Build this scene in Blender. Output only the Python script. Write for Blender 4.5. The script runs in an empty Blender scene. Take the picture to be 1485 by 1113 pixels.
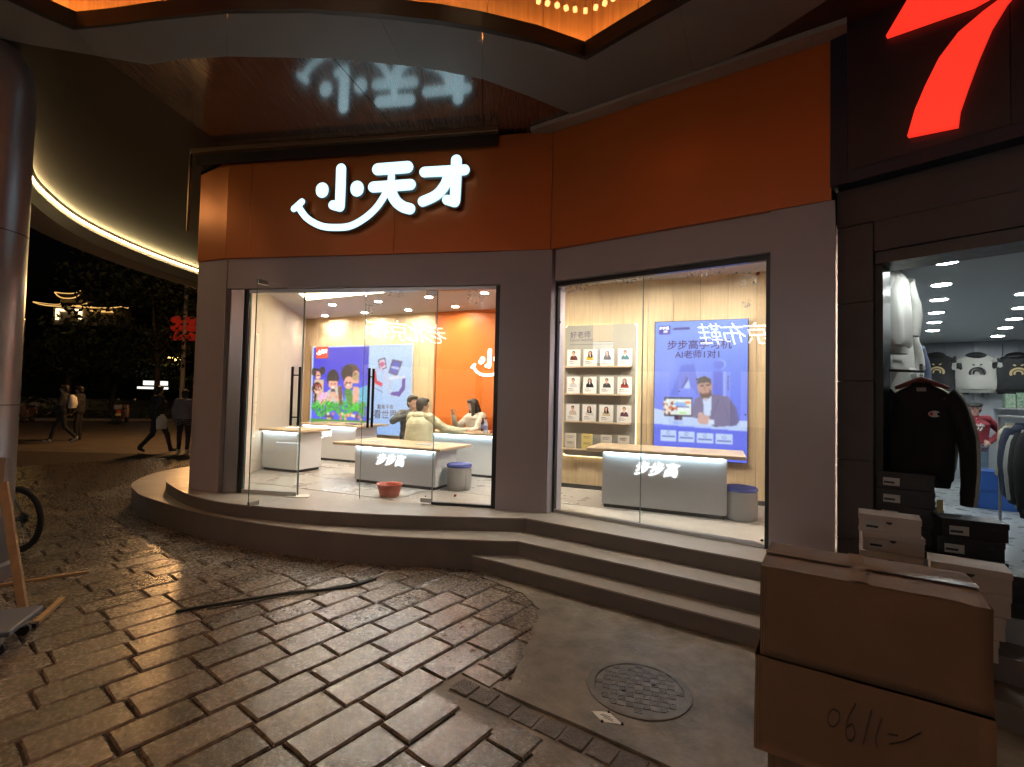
import bpy, bmesh, math, random
import numpy as np
from mathutils import Vector, Matrix, noise
from mathutils.kdtree import KDTree
R = math.radians
random.seed(7)
sc = bpy.context.scene
COL = sc.collection

# ------------------------------------------------------------------ camera
FPX, PITCH, ROLL, HCAM = 707.5, R(1.89), R(1.36), 1.65      # focal length in pixels of a 1485 px wide picture
_f = Vector((0, math.cos(PITCH), math.sin(PITCH))); _u = Vector((0, -math.sin(PITCH), math.cos(PITCH))); _x = Vector((1, 0, 0))
CR = _x*math.cos(ROLL) + _u*math.sin(ROLL); CU = -_x*math.sin(ROLL) + _u*math.cos(ROLL); CF = _f
CAM = Vector((0, 0, HCAM))
cd = bpy.data.cameras.new('camera'); cam = bpy.data.objects.new('camera', cd); COL.objects.link(cam)
m = Matrix.Identity(4)
for i in range(3):
    m[i][0] = CR[i]; m[i][1] = CU[i]; m[i][2] = -CF[i]; m[i][3] = CAM[i]
cam.matrix_world = m
cd.sensor_width = 36; cd.lens = FPX/1485*36; cd.clip_start = .05; cd.clip_end = 2000
sc.camera = cam

# ------------------------------------------------------------------ night sky, moonlight, exposure
w = bpy.data.worlds.new('World'); sc.world = w; w.use_nodes = True
nt = w.node_tree; bg = nt.nodes['Background']
sky = nt.nodes.new('ShaderNodeTexSky'); sky.sky_type = 'NISHITA'; sky.sun_disc = False
sky.sun_elevation = R(-4.0); sky.sun_rotation = R(200)
nt.links.new(sky.outputs[0], bg.inputs[0]); bg.inputs[1].default_value = .05
sd = bpy.data.lights.new('moon', 'SUN'); sd.energy = .012; sd.angle = R(3); sd.color = (.8, .86, 1)
so = bpy.data.objects.new('moon', sd); COL.objects.link(so); so.rotation_euler = (R(50), 0, R(-20))
vs = sc.view_settings; vs.view_transform = 'Standard'; vs.look = 'None'; vs.exposure = 0; vs.gamma = 1; vs.use_curve_mapping = False
cy = sc.cycles
cy.use_denoising = True; cy.denoiser = 'OPENIMAGEDENOISE'
cy.max_bounces = 8; cy.diffuse_bounces = 4; cy.glossy_bounces = 4; cy.transmission_bounces = 4; cy.transparent_max_bounces = 24
cy.caustics_reflective = False; cy.caustics_refractive = False; cy.sample_clamp_indirect = 4; cy.use_light_tree = True

# ------------------------------------------------------------------ helpers: where a pixel's ray meets a level or an upright plane
def ray(px, py): return CF + CR*((px-742.5)/FPX) - CU*((py-556.5)/FPX)
def P(px, py, z=0.):
    d = ray(px, py); t = (z-HCAM)/d.z
    return Vector((d.x*t, d.y*t, z))
def at(px, py, Y):
    d = ray(px, py); t = Y/d.y
    return CAM + d*t
def project(v):
    q = Vector(v)-CAM; d = q.dot(CF)
    if d < .05: return None
    return 742.5+FPX*q.dot(CR)/d, 556.5-FPX*q.dot(CU)/d, d
class Frame:
    """upright plane: x runs to the viewer's right, y up, z out of the wall towards the viewer"""
    def __init__(s, A, e, z=0.):
        s.e = Vector((e[0], e[1], 0)).normalized(); s.n = s.e.cross(Vector((0, 0, 1))); s.o = Vector((A[0], A[1], z))
    def __call__(s, x, y, z=0.): return s.o + s.e*x + Vector((0, 0, y)) + s.n*z
    def hit(s, px, py, off=0.):
        d = ray(px, py); t = ((s.o+s.n*off)-CAM).dot(s.n)/d.dot(s.n); h = CAM+d*t-s.o
        return h.dot(s.e), h.z

# ------------------------------------------------------------------ materials
MATS = {}
def mat(name, base=(.5, .5, .5), rough=.5, metal=0., var=0., vscale=4., base2=None, bump=0., bscale=60., emit=None, estr=0., rvar=0., rnd=0., spec=.5, bdist=.01, stretch=None, alpha=None):
    if name in MATS: return MATS[name]
    M = bpy.data.materials.new(name); M.use_nodes = True; nt = M.node_tree; N = nt.nodes; Lk = nt.links
    b = N['Principled BSDF']; b.inputs['Base Color'].default_value = (*base, 1); b.inputs['Roughness'].default_value = rough
    b.inputs['Metallic'].default_value = metal; b.inputs['Specular IOR Level'].default_value = spec
    need = var or bump or rvar
    if need:
        g = N.new('ShaderNodeNewGeometry'); src = g.outputs['Position']
        if stretch:
            mp = N.new('ShaderNodeMapping'); mp.inputs['Scale'].default_value = stretch; Lk.new(src, mp.inputs[0]); src = mp.outputs[0]
    col = None
    if var:
        t = N.new('ShaderNodeTexNoise'); t.inputs['Scale'].default_value = vscale; t.inputs['Detail'].default_value = 6; t.inputs['Roughness'].default_value = .65
        Lk.new(src, t.inputs['Vector'])
        cr = N.new('ShaderNodeValToRGB'); cr.color_ramp.elements[0].position = .32; cr.color_ramp.elements[1].position = .7
        b2 = base2 or tuple(c*(1-var) for c in base)
        cr.color_ramp.elements[0].color = (*b2, 1); cr.color_ramp.elements[1].color = (*base, 1)
        Lk.new(t.outputs['Fac'], cr.inputs[0]); col = cr.outputs[0]
    if rnd:
        oi = N.new('ShaderNodeObjectInfo'); hv = N.new('ShaderNodeHueSaturation')
        mr = N.new('ShaderNodeMapRange'); mr.inputs['To Min'].default_value = 1-rnd; mr.inputs['To Max'].default_value = 1+rnd
        Lk.new(oi.outputs['Random'], mr.inputs['Value']); Lk.new(mr.outputs[0], hv.inputs['Value'])
        if col: Lk.new(col, hv.inputs['Color'])
        else: hv.inputs['Color'].default_value = (*base, 1)
        col = hv.outputs[0]
    if col: Lk.new(col, b.inputs['Base Color'])
    if rvar:
        t2 = N.new('ShaderNodeTexNoise'); t2.inputs['Scale'].default_value = vscale*2.3; t2.inputs['Detail'].default_value = 4; Lk.new(src, t2.inputs['Vector'])
        m2 = N.new('ShaderNodeMapRange'); m2.inputs['From Min'].default_value = .3; m2.inputs['From Max'].default_value = .7
        m2.inputs['To Min'].default_value = max(.03, rough-rvar); m2.inputs['To Max'].default_value = min(1, rough+rvar)
        Lk.new(t2.outputs['Fac'], m2.inputs['Value']); Lk.new(m2.outputs[0], b.inputs['Roughness'])
    if bump:
        t3 = N.new('ShaderNodeTexNoise'); t3.inputs['Scale'].default_value = bscale; t3.inputs['Detail'].default_value = 5; t3.inputs['Roughness'].default_value = .6; Lk.new(src, t3.inputs['Vector'])
        bp = N.new('ShaderNodeBump'); bp.inputs['Strength'].default_value = bump; bp.inputs['Distance'].default_value = bdist
        Lk.new(t3.outputs['Fac'], bp.inputs['Height']); Lk.new(bp.outputs[0], b.inputs['Normal'])
    if emit:
        b.inputs['Emission Color'].default_value = (*emit, 1); b.inputs['Emission Strength'].default_value = estr
    MATS[name] = M
    return M
def glass_mat(name, tint=(.97, .985, .98), base=.045):
    M = bpy.data.materials.new(name); M.use_nodes = True; nt = M.node_tree; N = nt.nodes; Lk = nt.links
    N.remove(N['Principled BSDF']); out = N['Material Output']
    lw = N.new('ShaderNodeLayerWeight'); lw.inputs['Blend'].default_value = .5
    pw = N.new('ShaderNodeMath'); pw.operation = 'POWER'; pw.inputs[1].default_value = 5; Lk.new(lw.outputs['Facing'], pw.inputs[0])
    ma = N.new('ShaderNodeMath'); ma.operation = 'MULTIPLY_ADD'; ma.inputs[1].default_value = .9; ma.inputs[2].default_value = base; Lk.new(pw.outputs[0], ma.inputs[0])
    tr = N.new('ShaderNodeBsdfTransparent'); tr.inputs[0].default_value = (*tint, 1)
    gl = N.new('ShaderNodeBsdfGlossy'); gl.inputs['Roughness'].default_value = .004; gl.inputs['Color'].default_value = (1, 1, 1, 1)
    mx = N.new('ShaderNodeMixShader'); Lk.new(ma.outputs[0], mx.inputs[0]); Lk.new(tr.outputs[0], mx.inputs[1]); Lk.new(gl.outputs[0], mx.inputs[2])
    Lk.new(mx.outputs[0], out.inputs[0]); MATS[name] = M
    return M
def print_mat(name, estr):
    """flat print: colour held by the mesh; estr > 0 for a backlit print"""
    M = bpy.data.materials.new(name); M.use_nodes = True; nt = M.node_tree; b = nt.nodes['Principled BSDF']
    a = nt.nodes.new('ShaderNodeVertexColor'); a.layer_name = 'ink'
    nt.links.new(a.outputs[0], b.inputs['Base Color']); b.inputs['Roughness'].default_value = .35
    if estr:
        for l_ in list(nt.links): nt.links.remove(l_) if l_.to_socket.name == 'Base Color' else None
        b.inputs['Base Color'].default_value = (.06, .06, .06, 1); b.inputs['Roughness'].default_value = .2
        nt.links.new(a.outputs[0], b.inputs['Emission Color']); b.inputs['Emission Strength'].default_value = estr
    MATS[name] = M
    return M
def wood_mat(name, c1, c2, stretch, rough=.45, scale=6., bump=.1, coat=0.):
    M = bpy.data.materials.new(name); M.use_nodes = True; nt = M.node_tree; N = nt.nodes; Lk = nt.links; b = N['Principled BSDF']
    g = N.new('ShaderNodeNewGeometry'); mp = N.new('ShaderNodeMapping'); mp.inputs['Scale'].default_value = stretch; Lk.new(g.outputs['Position'], mp.inputs[0])
    t = N.new('ShaderNodeTexNoise'); t.inputs['Scale'].default_value = scale; t.inputs['Detail'].default_value = 7; t.inputs['Roughness'].default_value = .6; Lk.new(mp.outputs[0], t.inputs['Vector'])
    cr = N.new('ShaderNodeValToRGB'); cr.color_ramp.elements[0].position = .35; cr.color_ramp.elements[1].position = .65
    cr.color_ramp.elements[0].color = (*c1, 1); cr.color_ramp.elements[1].color = (*c2, 1); Lk.new(t.outputs['Fac'], cr.inputs[0]); Lk.new(cr.outputs[0], b.inputs['Base Color'])
    bp = N.new('ShaderNodeBump'); bp.inputs['Strength'].default_value = bump; bp.inputs['Distance'].default_value = .004; Lk.new(t.outputs['Fac'], bp.inputs['Height']); Lk.new(bp.outputs[0], b.inputs['Normal'])
    b.inputs['Roughness'].default_value = rough; b.inputs['Coat Weight'].default_value = coat; b.inputs['Coat Roughness'].default_value = .1; b.inputs['Coat IOR'].default_value = 1.8
    MATS[name] = M
    return M

# ------------------------------------------------------------------ things, parts
def thing(name, label, cat, loc=(0, 0, 0), rotz=0., group=None):
    o = bpy.data.objects.new(name, None); COL.objects.link(o); o.location = loc; o.rotation_euler = (0, 0, rotz)
    o.empty_display_size = .1
    o['label'] = label; o['category'] = cat
    if group: o['group'] = group
    return o
def tag(o, label, cat, group=None):
    o['label'] = label; o['category'] = cat
    if group: o['group'] = group
    return o
def structure(o): o['kind'] = 'structure'; return o
def copy_tree(o, parent=None):
    c = o.copy(); COL.objects.link(c); c.parent = parent
    for ch in o.children: copy_tree(ch, c)
    return c
def place(proto, used, loc, rotz=0., label=None, group=None, scale=None):
    """first call moves the prototype itself, later calls copy it"""
    o = proto if not used else copy_tree(proto)
    used.append(1); o.location = loc; o.rotation_euler = (0, 0, rotz)
    if label: o['label'] = label
    if group: o['group'] = group
    if scale: o.scale = scale
    return o
class MB:
    def __init__(s): s.v = []; s.f = []; s.mi = []; s.cur = 0
    def add(s, vs, fs):
        k = len(s.v); s.v += [tuple(v) for v in vs]
        for f in fs: s.f.append(tuple(i+k for i in f)); s.mi.append(s.cur)
        return s
    def box(s, x0, x1, y0, y1, z0, z1, F=None):
        F = F or (lambda x, y, z: (x, y, z))
        vs = [F(x, y, z) for z in (z0, z1) for y in (y0, y1) for x in (x0, x1)]
        return s.add(vs, [(0, 2, 3, 1), (4, 5, 7, 6), (0, 1, 5, 4), (2, 6, 7, 3), (0, 4, 6, 2), (1, 3, 7, 5)])
    def prism(s, pts, z0, z1, F=None):
        """outline (x, y) pushed from z0 to z1"""
        F = F or (lambda x, y, z: (x, y, z)); n = len(pts)
        vs = [F(p[0], p[1], z0) for p in pts]+[F(p[0], p[1], z1) for p in pts]
        return s.add(vs, [tuple(range(n))[::-1], tuple(range(n, 2*n))]+[(i, (i+1) % n, n+(i+1) % n, n+i) for i in range(n)])
    def tube(s, pts, r, n=8, caps=True):
        pts = [Vector(p) for p in pts]; rs = r if isinstance(r, (list, tuple)) else [r]*len(pts)
        vs = []; up = None
        for i, p in enumerate(pts):
            t = (pts[min(i+1, len(pts)-1)]-pts[max(i-1, 0)]).normalized()
            if up is None: up = Vector((0, 0, 1)) if abs(t.z) < .9 else Vector((1, 0, 0))
            a = t.cross(up).normalized(); b = a.cross(t); up = b
            for k in range(n):
                th = 2*math.pi*k/n; vs.append(p+(a*math.cos(th)+b*math.sin(th))*rs[i])
        fs = []
        for i in range(len(pts)-1):
            for k in range(n): fs.append((i*n+k, i*n+(k+1) % n, (i+1)*n+(k+1) % n, (i+1)*n+k))
        if caps: fs += [tuple(range(n))[::-1], tuple(range((len(pts)-1)*n, len(pts)*n))]
        return s.add(vs, fs)
    def lathe(s, prof, c=(0, 0, 0), n=24):
        """profile (radius, height) turned about the upright axis"""
        vs = []; fs = []
        for r, z in prof:
            for k in range(n):
                th = 2*math.pi*k/n; vs.append((c[0]+r*math.cos(th), c[1]+r*math.sin(th), c[2]+z))
        for i in range(len(prof)-1):
            for k in range(n): fs.append((i*n+k, i*n+(k+1) % n, (i+1)*n+(k+1) % n, (i+1)*n+k))
        if prof[0][0] > 1e-4: fs.append(tuple(range(n))[::-1])
        if prof[-1][0] > 1e-4: fs.append(tuple(range((len(prof)-1)*n, len(prof)*n)))
        return s.add(vs, fs)
    def ball(s, c, r, n=14, m=9, M=None):
        c = Vector(c); r = r if isinstance(r, (tuple, list)) else (r, r, r); vs = []; fs = []
        for i in range(m+1):
            ph = math.pi*i/m
            for k in range(n):
                th = 2*math.pi*k/n; q = Vector((r[0]*math.sin(ph)*math.cos(th), r[1]*math.sin(ph)*math.sin(th), r[2]*math.cos(ph)))
                if M: q = M @ q
                vs.append(c+q)
        for i in range(m):
            for k in range(n): fs.append((i*n+k, (i+1)*n+k, (i+1)*n+(k+1) % n, i*n+(k+1) % n))
        return s.add(vs, fs)
    def loft(s, rings, n=16, caps=True):
        """rings of (centre, rx, ry, yaw) with level ellipses"""
        vs = []; fs = []
        for c, rx, ry, yaw in rings:
            for k in range(n):
                th = 2*math.pi*k/n; x = rx*math.cos(th); y = ry*math.sin(th)
                vs.append((c[0]+x*math.cos(yaw)-y*math.sin(yaw), c[1]+x*math.sin(yaw)+y*math.cos(yaw), c[2]))
        for i in range(len(rings)-1):
            for k in range(n): fs.append((i*n+k, i*n+(k+1) % n, (i+1)*n+(k+1) % n, (i+1)*n+k))
        if caps: fs += [tuple(range(n))[::-1], tuple(range((len(rings)-1)*n, len(rings)*n))]
        return s.add(vs, fs)
    def sheet(s, pts): return s.add(pts, [tuple(range(len(pts)))])
    def mesh(s, name, mats, off=None, smooth=False, bevel=0., segs=2):
        me = bpy.data.meshes.new(name)
        vs = s.v if off is None else [(v[0]-off[0], v[1]-off[1], v[2]-off[2]) for v in s.v]
        me.from_pydata(vs, [], s.f)
        for M in (mats if isinstance(mats, (list, tuple)) else [mats]): me.materials.append(MATS[M] if isinstance(M, str) else M)
        if any(s.mi): me.polygons.foreach_set('material_index', s.mi)
        bm = bmesh.new(); bm.from_mesh(me)
        bmesh.ops.recalc_face_normals(bm, faces=bm.faces)
        if bevel:
            ed = [e for e in bm.edges if len(e.link_faces) == 2 and e.calc_face_angle(0) > R(40)]
            bmesh.ops.bevel(bm, geom=ed, offset=bevel, segments=segs, affect='EDGES', profile=.6, clamp_overlap=True)
        bm.to_mesh(me); bm.free()
        if smooth:
            me.polygons.foreach_set('use_smooth', [True]*len(me.polygons)); me.update()
            me.set_sharp_from_angle(angle=R(42))
        me.update()
        return me
    def build(s, name, mats, parent=None, smooth=False, bevel=0., segs=2, local=False):
        """vertices are in the world unless local; a top-level mesh keeps its origin at its own base"""
        off = None
        if parent is not None and not local:
            p = parent; off = Vector((0, 0, 0))
            while p: off += p.location; p = p.parent
        own = None
        if parent is None and not local:
            a = np.array(s.v); own = Vector(((a[:, 0].min()+a[:, 0].max())/2, (a[:, 1].min()+a[:, 1].max())/2, a[:, 2].min())); off = own
        o = bpy.data.objects.new(name, s.mesh(name, mats, off, smooth, bevel, segs)); COL.objects.link(o)
        if own is not None: o.location = own
        o.parent = parent
        return o
def catmull(pts, k=8):
    pts = [Vector(p) for p in pts]; out = []
    for i in range(len(pts)-1):
        a = pts[max(i-1, 0)]; b = pts[i]; c = pts[i+1]; d = pts[min(i+2, len(pts)-1)]
        for j in range(k):
            t = j/k
            out.append(.5*((2*b)+(c-a)*t+(2*a-5*b+4*c-d)*t*t+(-a+3*b-3*c+d)*t**3))
    return out+[pts[-1]]
def stroke(mb, F, pts, wd, z0, z1, n=8):
    """a rounded pen stroke lying on plane F between depths z0 and z1"""
    pts = [Vector((p[0], p[1])) for p in pts]; ws = wd if isinstance(wd, (list, tuple)) else [wd]*len(pts)
    L = []; Rr = []
    for i, p in enumerate(pts):
        t = (pts[min(i+1, len(pts)-1)]-pts[max(i-1, 0)])
        t = t.normalized() if t.length > 1e-9 else Vector((1, 0)); nn = Vector((-t.y, t.x))
        L.append(p+nn*ws[i]/2); Rr.append(p-nn*ws[i]/2)
    t0 = (pts[1]-pts[0]).normalized(); t1 = (pts[-1]-pts[-2]).normalized()
    def cap(c, t, r, k):
        a0 = math.atan2(t.y, t.x)
        return [c+Vector((math.cos(a0+k*math.pi*j/n), math.sin(a0+k*math.pi*j/n)))*r for j in range(-n//2+1, n//2)]
    out = L+cap(pts[-1], t1, ws[-1]/2, -1)+Rr[::-1]+cap(pts[0], -t0, ws[0]/2, -1)
    mb.prism([(p.x, p.y) for p in out], z0, z1, F)
def text(mb, body, F, x, y, size, z0=.002, depth=0., bold=0., shear=0., align='CENTER', sx=1.):
    c = bpy.data.curves.new('t', 'FONT'); c.body = body; c.size = size; c.align_x = align; c.align_y = 'CENTER'; c.offset = bold; c.shear = shear; c.extrude = depth/2
    c.resolution_u = 3
    o = bpy.data.objects.new('t', c); COL.objects.link(o)
    me = bpy.data.meshes.new_from_object(o)
    mb.add([F(x+v.co.x*sx, y+v.co.y, z0+depth/2+v.co.z) for v in me.vertices], [tuple(p.vertices) for p in me.polygons])
    bpy.data.objects.remove(o); bpy.data.curves.remove(c); bpy.data.meshes.remove(me)
class Canvas:
    """a little painter for printed pictures; x right and y up, both 0..1"""
    def __init__(s, w, h, bg):
        s.w, s.h = w, h; s.a = np.zeros((h, w, 3)); s.a[:] = bg; s.asp = w/h
        s.X, s.Y = np.meshgrid((np.arange(w)+.5)/w, (np.arange(h)+.5)/h)
    def grad(s, c0, c1, y0=0, y1=1):
        t = np.clip((s.Y-y0)/(y1-y0), 0, 1)[..., None]; k = (s.Y >= y0) & (s.Y <= y1); s.a[k] = (np.array(c0)*(1-t)+np.array(c1)*t)[k]
    def ell(s, x, y, rx, ry, c, rot=0.):
        dx = (s.X-x); dy = (s.Y-y)/s.asp; ca, sa = math.cos(rot), math.sin(rot)
        k = ((dx*ca+dy*sa)/rx)**2+((-dx*sa+dy*ca)/(ry/s.asp))**2 < 1; s.a[k] = c
    def ring(s, x, y, rx, ry, wd, c):
        q = ((s.X-x)/rx)**2+((s.Y-y)/ry)**2; k = (q < 1) & (((s.X-x)/(rx-wd))**2+((s.Y-y)/(ry-wd*s.asp))**2 > 1); s.a[k] = c
    def rect(s, x0, y0, x1, y1, c): s.a[(s.X > x0) & (s.X < x1) & (s.Y > y0) & (s.Y < y1)] = c
    def poly(s, pts, c):
        k = np.zeros(s.X.shape, bool); n = len(pts)
        for i in range(n):
            x0, y0 = pts[i]; x1, y1 = pts[(i+1) % n]
            if y0 == y1: continue
            cr = ((s.Y >= y0) != (s.Y >= y1)) & (s.X < (x1-x0)*(s.Y-y0)/(y1-y0)+x0); k ^= cr
        s.a[k] = c
    def line(s, x0, y0, x1, y1, wd, c):
        d = np.array([x1-x0, (y1-y0)/s.asp]); L = d@d
        t = np.clip(((s.X-x0)*d[0]+(s.Y-y0)/s.asp*d[1])/max(L, 1e-9), 0, 1)
        q = np.hypot(s.X-x0-t*d[0], (s.Y-y0)/s.asp-t*d[1]); s.a[q < wd/2] = c
    def blur(s, k=1):
        for _ in range(k):
            p = np.pad(s.a, ((1, 1), (1, 1), (0, 0)), 'edge'); s.a = (p[1:-1, 1:-1]*4+(p[:-2, 1:-1]+p[2:, 1:-1]+p[1:-1, :-2]+p[1:-1, 2:])*2+p[:-2, :-2]+p[2:, 2:]+p[:-2, 2:]+p[2:, :-2])/16
    def noise(s, amt, seed=1):
        s.a *= 1+(np.random.RandomState(seed).rand(s.h, s.w, 1)-.5)*amt
    def obj(s, name, F, x0, x1, y0, y1, z, material, parent):
        w, h = s.w, s.h
        gx = np.linspace(x0, x1, w+1); gy = np.linspace(y0, y1, h+1)
        o0 = np.array(F(0, 0, z)); ex = np.array(F(1, 0, z))-o0; ey = np.array(F(0, 1, z))-o0
        V = o0+gx[None, :, None]*ex+gy[:, None, None]*ey; V = V.reshape(-1, 3)
        p = parent; off = np.zeros(3)
        while p: off += np.array(p.location); p = p.parent
        V = V-off
        i = np.arange(w*h); r = i//w; c = i % w; a = r*(w+1)+c
        Q = np.stack([a, a+1, a+w+2, a+w+1], 1)
        me = bpy.data.meshes.new(name); me.vertices.add(len(V)); me.vertices.foreach_set('co', V.ravel())
        me.loops.add(w*h*4); me.loops.foreach_set('vertex_index', Q.ravel())
        me.polygons.add(w*h); me.polygons.foreach_set('loop_start', np.arange(w*h)*4); me.polygons.foreach_set('loop_total', np.full(w*h, 4))
        me.update(calc_edges=True)
        at_ = me.color_attributes.new('ink', 'FLOAT_COLOR', 'CORNER')
        lin = np.clip(s.a, 0, 1)**2.2
        cc = np.ones((w*h, 4, 4)); cc[:, :, :3] = lin.reshape(-1, 1, 3); at_.data.foreach_set('color', cc.ravel())
        me.materials.append(MATS[material]); o = bpy.data.objects.new(name, me); COL.objects.link(o); o.parent = parent
        return o

# ------------------------------------------------------------------ palette
mat('paver_stone', (.29, .225, .17), .24, var=.66, vscale=17, rvar=.14, bump=.3, bscale=85, bdist=.008, rnd=.34, spec=1.)
mat('joint_dirt', (.055, .045, .036), .9, var=.4, bump=.6, bscale=40)
mat('far_paving', (.17, .145, .125), .55, var=.4, vscale=1.2, rvar=.1, bump=.5, bscale=25, bdist=.02)
mat('cobble_stone', (.21, .175, .15), .5, var=.45, vscale=25, bump=1., bscale=90, bdist=.012, rnd=.15)
mat('concrete', (.32, .26, .195), .5, var=.62, vscale=3.2, rvar=.16, bump=.7, bscale=30, bdist=.01)
mat('cast_iron', (.2, .165, .135), .45, .2, var=.5, vscale=14, bump=.4, bscale=120, bdist=.003)
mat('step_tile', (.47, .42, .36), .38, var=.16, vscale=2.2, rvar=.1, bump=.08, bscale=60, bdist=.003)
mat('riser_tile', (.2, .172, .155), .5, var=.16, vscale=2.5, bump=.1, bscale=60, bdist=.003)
mat('dark_edge', (.035, .03, .028), .6)
mat('white_cladding', (.56, .50, .53), .3, .0)
mat('orange_cladding', (.66, .19, .045), .32, .3)
mat('brown_cladding', (.035, .018, .014), .4, var=.2)
mat('bronze_trim', (.3, .18, .1), .35, .5)
mat('frame_black', (.012, .012, .014), .35)
mat('frame_steel', (.5, .48, .47), .28, .9)
mat('grey_soffit', (.3, .285, .28), .55, var=.12, vscale=1.3)
mat('dark_lip', (.02, .014, .012), .45)
wood_mat('soffit_wood', (.085, .042, .03), (.19, .10, .068), (60, 2.5, 1), .2, 1.6, .2, 1.)
mat('gold_panel', (.74, .44, .2), .42, .5, var=.3, vscale=3, stretch=(9, 9, .4), bump=.1, bscale=20)
mat('cove_glow', (1, .5, .15), emit=(1, .40, .11), estr=85.)
mat('led_warm', (1, .9, .7), emit=(1, .75, .33), estr=36.)
mat('column_metal', (.36, .34, .36), .32, .6, var=.1, vscale=1.2)
mat('cornice_grey', (.5, .45, .4), .5, var=.2)
mat('lamp_orange', (1, .6, .3), emit=(1, .4, .12), estr=2.6)
glass_mat('shop_glass')
mat('glass_edge', (.25, .36, .34), .15)
mat('sign_glow', (1, 1, 1), emit=(.54, .88, 1.), estr=1.65)
mat('sign_return', (.3, .32, .33), .5)

# ------------------------------------------------------------------ plan of the corner shop
RI = .143; ZF = 3*RI; ZO = 3.31; ZW = 2.94; ZS = 4.66
A = Vector((-3.58, 5.98)); B = Vector((.39, 5.30)); RE = Vector((2.52, 3.85)); A2 = Vector((-4.05, 6.17))
FL = Frame(A, B-A); FR = Frame(B, RE-B); FA = Frame(A2, A-A2)
LL = (B-A).length; LR = (RE-B).length; LA = (A-A2).length
W2 = Vector((.9205, -.3907))                                   # direction of the shop's inner walls
FBL = Frame((-4.53, 10.64), W2); FBR = Frame((.30, 7.16), W2)   # back walls behind the left and the right window
FC = Frame((2.62, 3.93), (.66, -.751))                          # front of the neighbouring clothes shop

# ------------------------------------------------------------------ ground, pavers, concrete
g = MB().sheet([(-400, -400, -.03), (400, -400, -.03), (400, 700, -.03), (-400, 700, -.03)]).build('ground', 'far_paving', local=True); structure(g)
pave = MB().sheet([(-13, 0, -.018), (7, 0, -.018), (7, 13, -.018), (-13, 13, -.018)]).build('pavement', 'joint_dirt', local=True); structure(pave)
UL = Vector((math.sin(R(37.5)), math.cos(R(37.5)))); UW = Vector((UL.y, -UL.x))
def slab_mesh(name, M, k):
    """unit paver, bevelled, with a worn uneven top"""
    rr = random.Random(k); bm = bmesh.new(); n = 4
    def h(x, y):
        e = min(x, y, 1-x, 1-y); return (-.010 if e < .01 else 0.)+rr.uniform(-.0022, .0022)
    xs = [0, .025, .34, .66, .975, 1]; ys = [0, .04, .5, .96, 1]
    top = [[bm.verts.new((x-.5+(rr.uniform(-.008, .008) if 0 < i < 5 else 0), y-.5, h(x, y))) for i, x in enumerate(xs)] for y in ys]
    bot = {}
    def b(i, j):
        if (i, j) not in bot: bot[(i, j)] = bm.verts.new((xs[i]-.5, ys[j]-.5, -.04))
        return bot[(i, j)]
    for j in range(4):
        for i in range(5): bm.faces.new((top[j][i], top[j][i+1], top[j+1][i+1], top[j+1][i]))
    for i in range(5):
        bm.faces.new((b(i, 0), b(i+1, 0), top[0][i+1], top[0][i])); bm.faces.new((top[4][i], top[4][i+1], b(i+1, 4), b(i, 4)))
    for j in range(4):
        bm.faces.new((b(0, j+1), b(0, j), top[j][0], top[j+1][0])); bm.faces.new((top[j][5], b(5, j), b(5, j+1), top[j+1][5])) if False else bm.faces.new((b(5, j), b(5, j+1), top[j+1][5], top[j][5]))
    bmesh.ops.recalc_face_normals(bm, faces=bm.faces)
    me = bpy.data.meshes.new(name); bm.to_mesh(me); bm.free(); me.materials.append(MATS[M]); return me
slabs = [slab_mesh('paver', 'paver_stone', k) for k in range(6)]
# edge of the concrete patch and of the steps, used to leave pavers out
cob0, cob1 = P(650, 1000).xy, P(900, 1120).xy
cdir = (cob1-cob0).normalized(); cn = Vector((-cdir.y, cdir.x))
edge_pts = [P(696, 996).xy, P(757, 955).xy, P(770, 925).xy, P(782, 885).xy, P(760, 862).xy, P(700, 838).xy]
conc = [cob0+cdir*.28+cn*.16]+edge_pts[1:]+[Vector((-.3, 5.0)), Vector((3.2, 5.0)), Vector((3.6, .4)), cob0+cdir*2.2+cn*.16]
def inside(p, poly):
    k = False; n = len(poly)
    for i in range(n):
        a, b = poly[i], poly[(i+1) % n]
        if (a[1] > p[1]) != (b[1] > p[1]) and p[0] < (b[0]-a[0])*(p[1]-a[1])/(b[1]-a[1])+a[0]: k = not k
    return k
curve_bot = [(-5.75, 9.6), (-5.95, 8.4), (-5.62, 7.35), (-5.11, 6.72), (-4.62, 6.30), (-3.58, 5.64), (-2.50, 5.15), (-1.41, 4.87), (-.35, 4.775), (.10, 4.765)]
S2 = catmull([(a, b, 0) for a, b in curve_bot], 7)
curve_top = [(-5.0, 9.0), (-5.08, 7.9), (-4.86, 6.98), (-4.36, 6.36), (-3.66, 5.76), (-2.89, 5.39), (-1.5, 5.13), (-.27, 5.09), (.18, 5.09)]
S3 = catmull([(a, b, 0) for a, b in curve_top], 7)
step_poly = [v.xy for v in S2]+[Vector((1.8, 3.6)), Vector((3., 2.8)), Vector((5, 9)), Vector((-5.8, 12))]
PITCHW = .24; cand = []
rp = random.Random(11)
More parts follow.
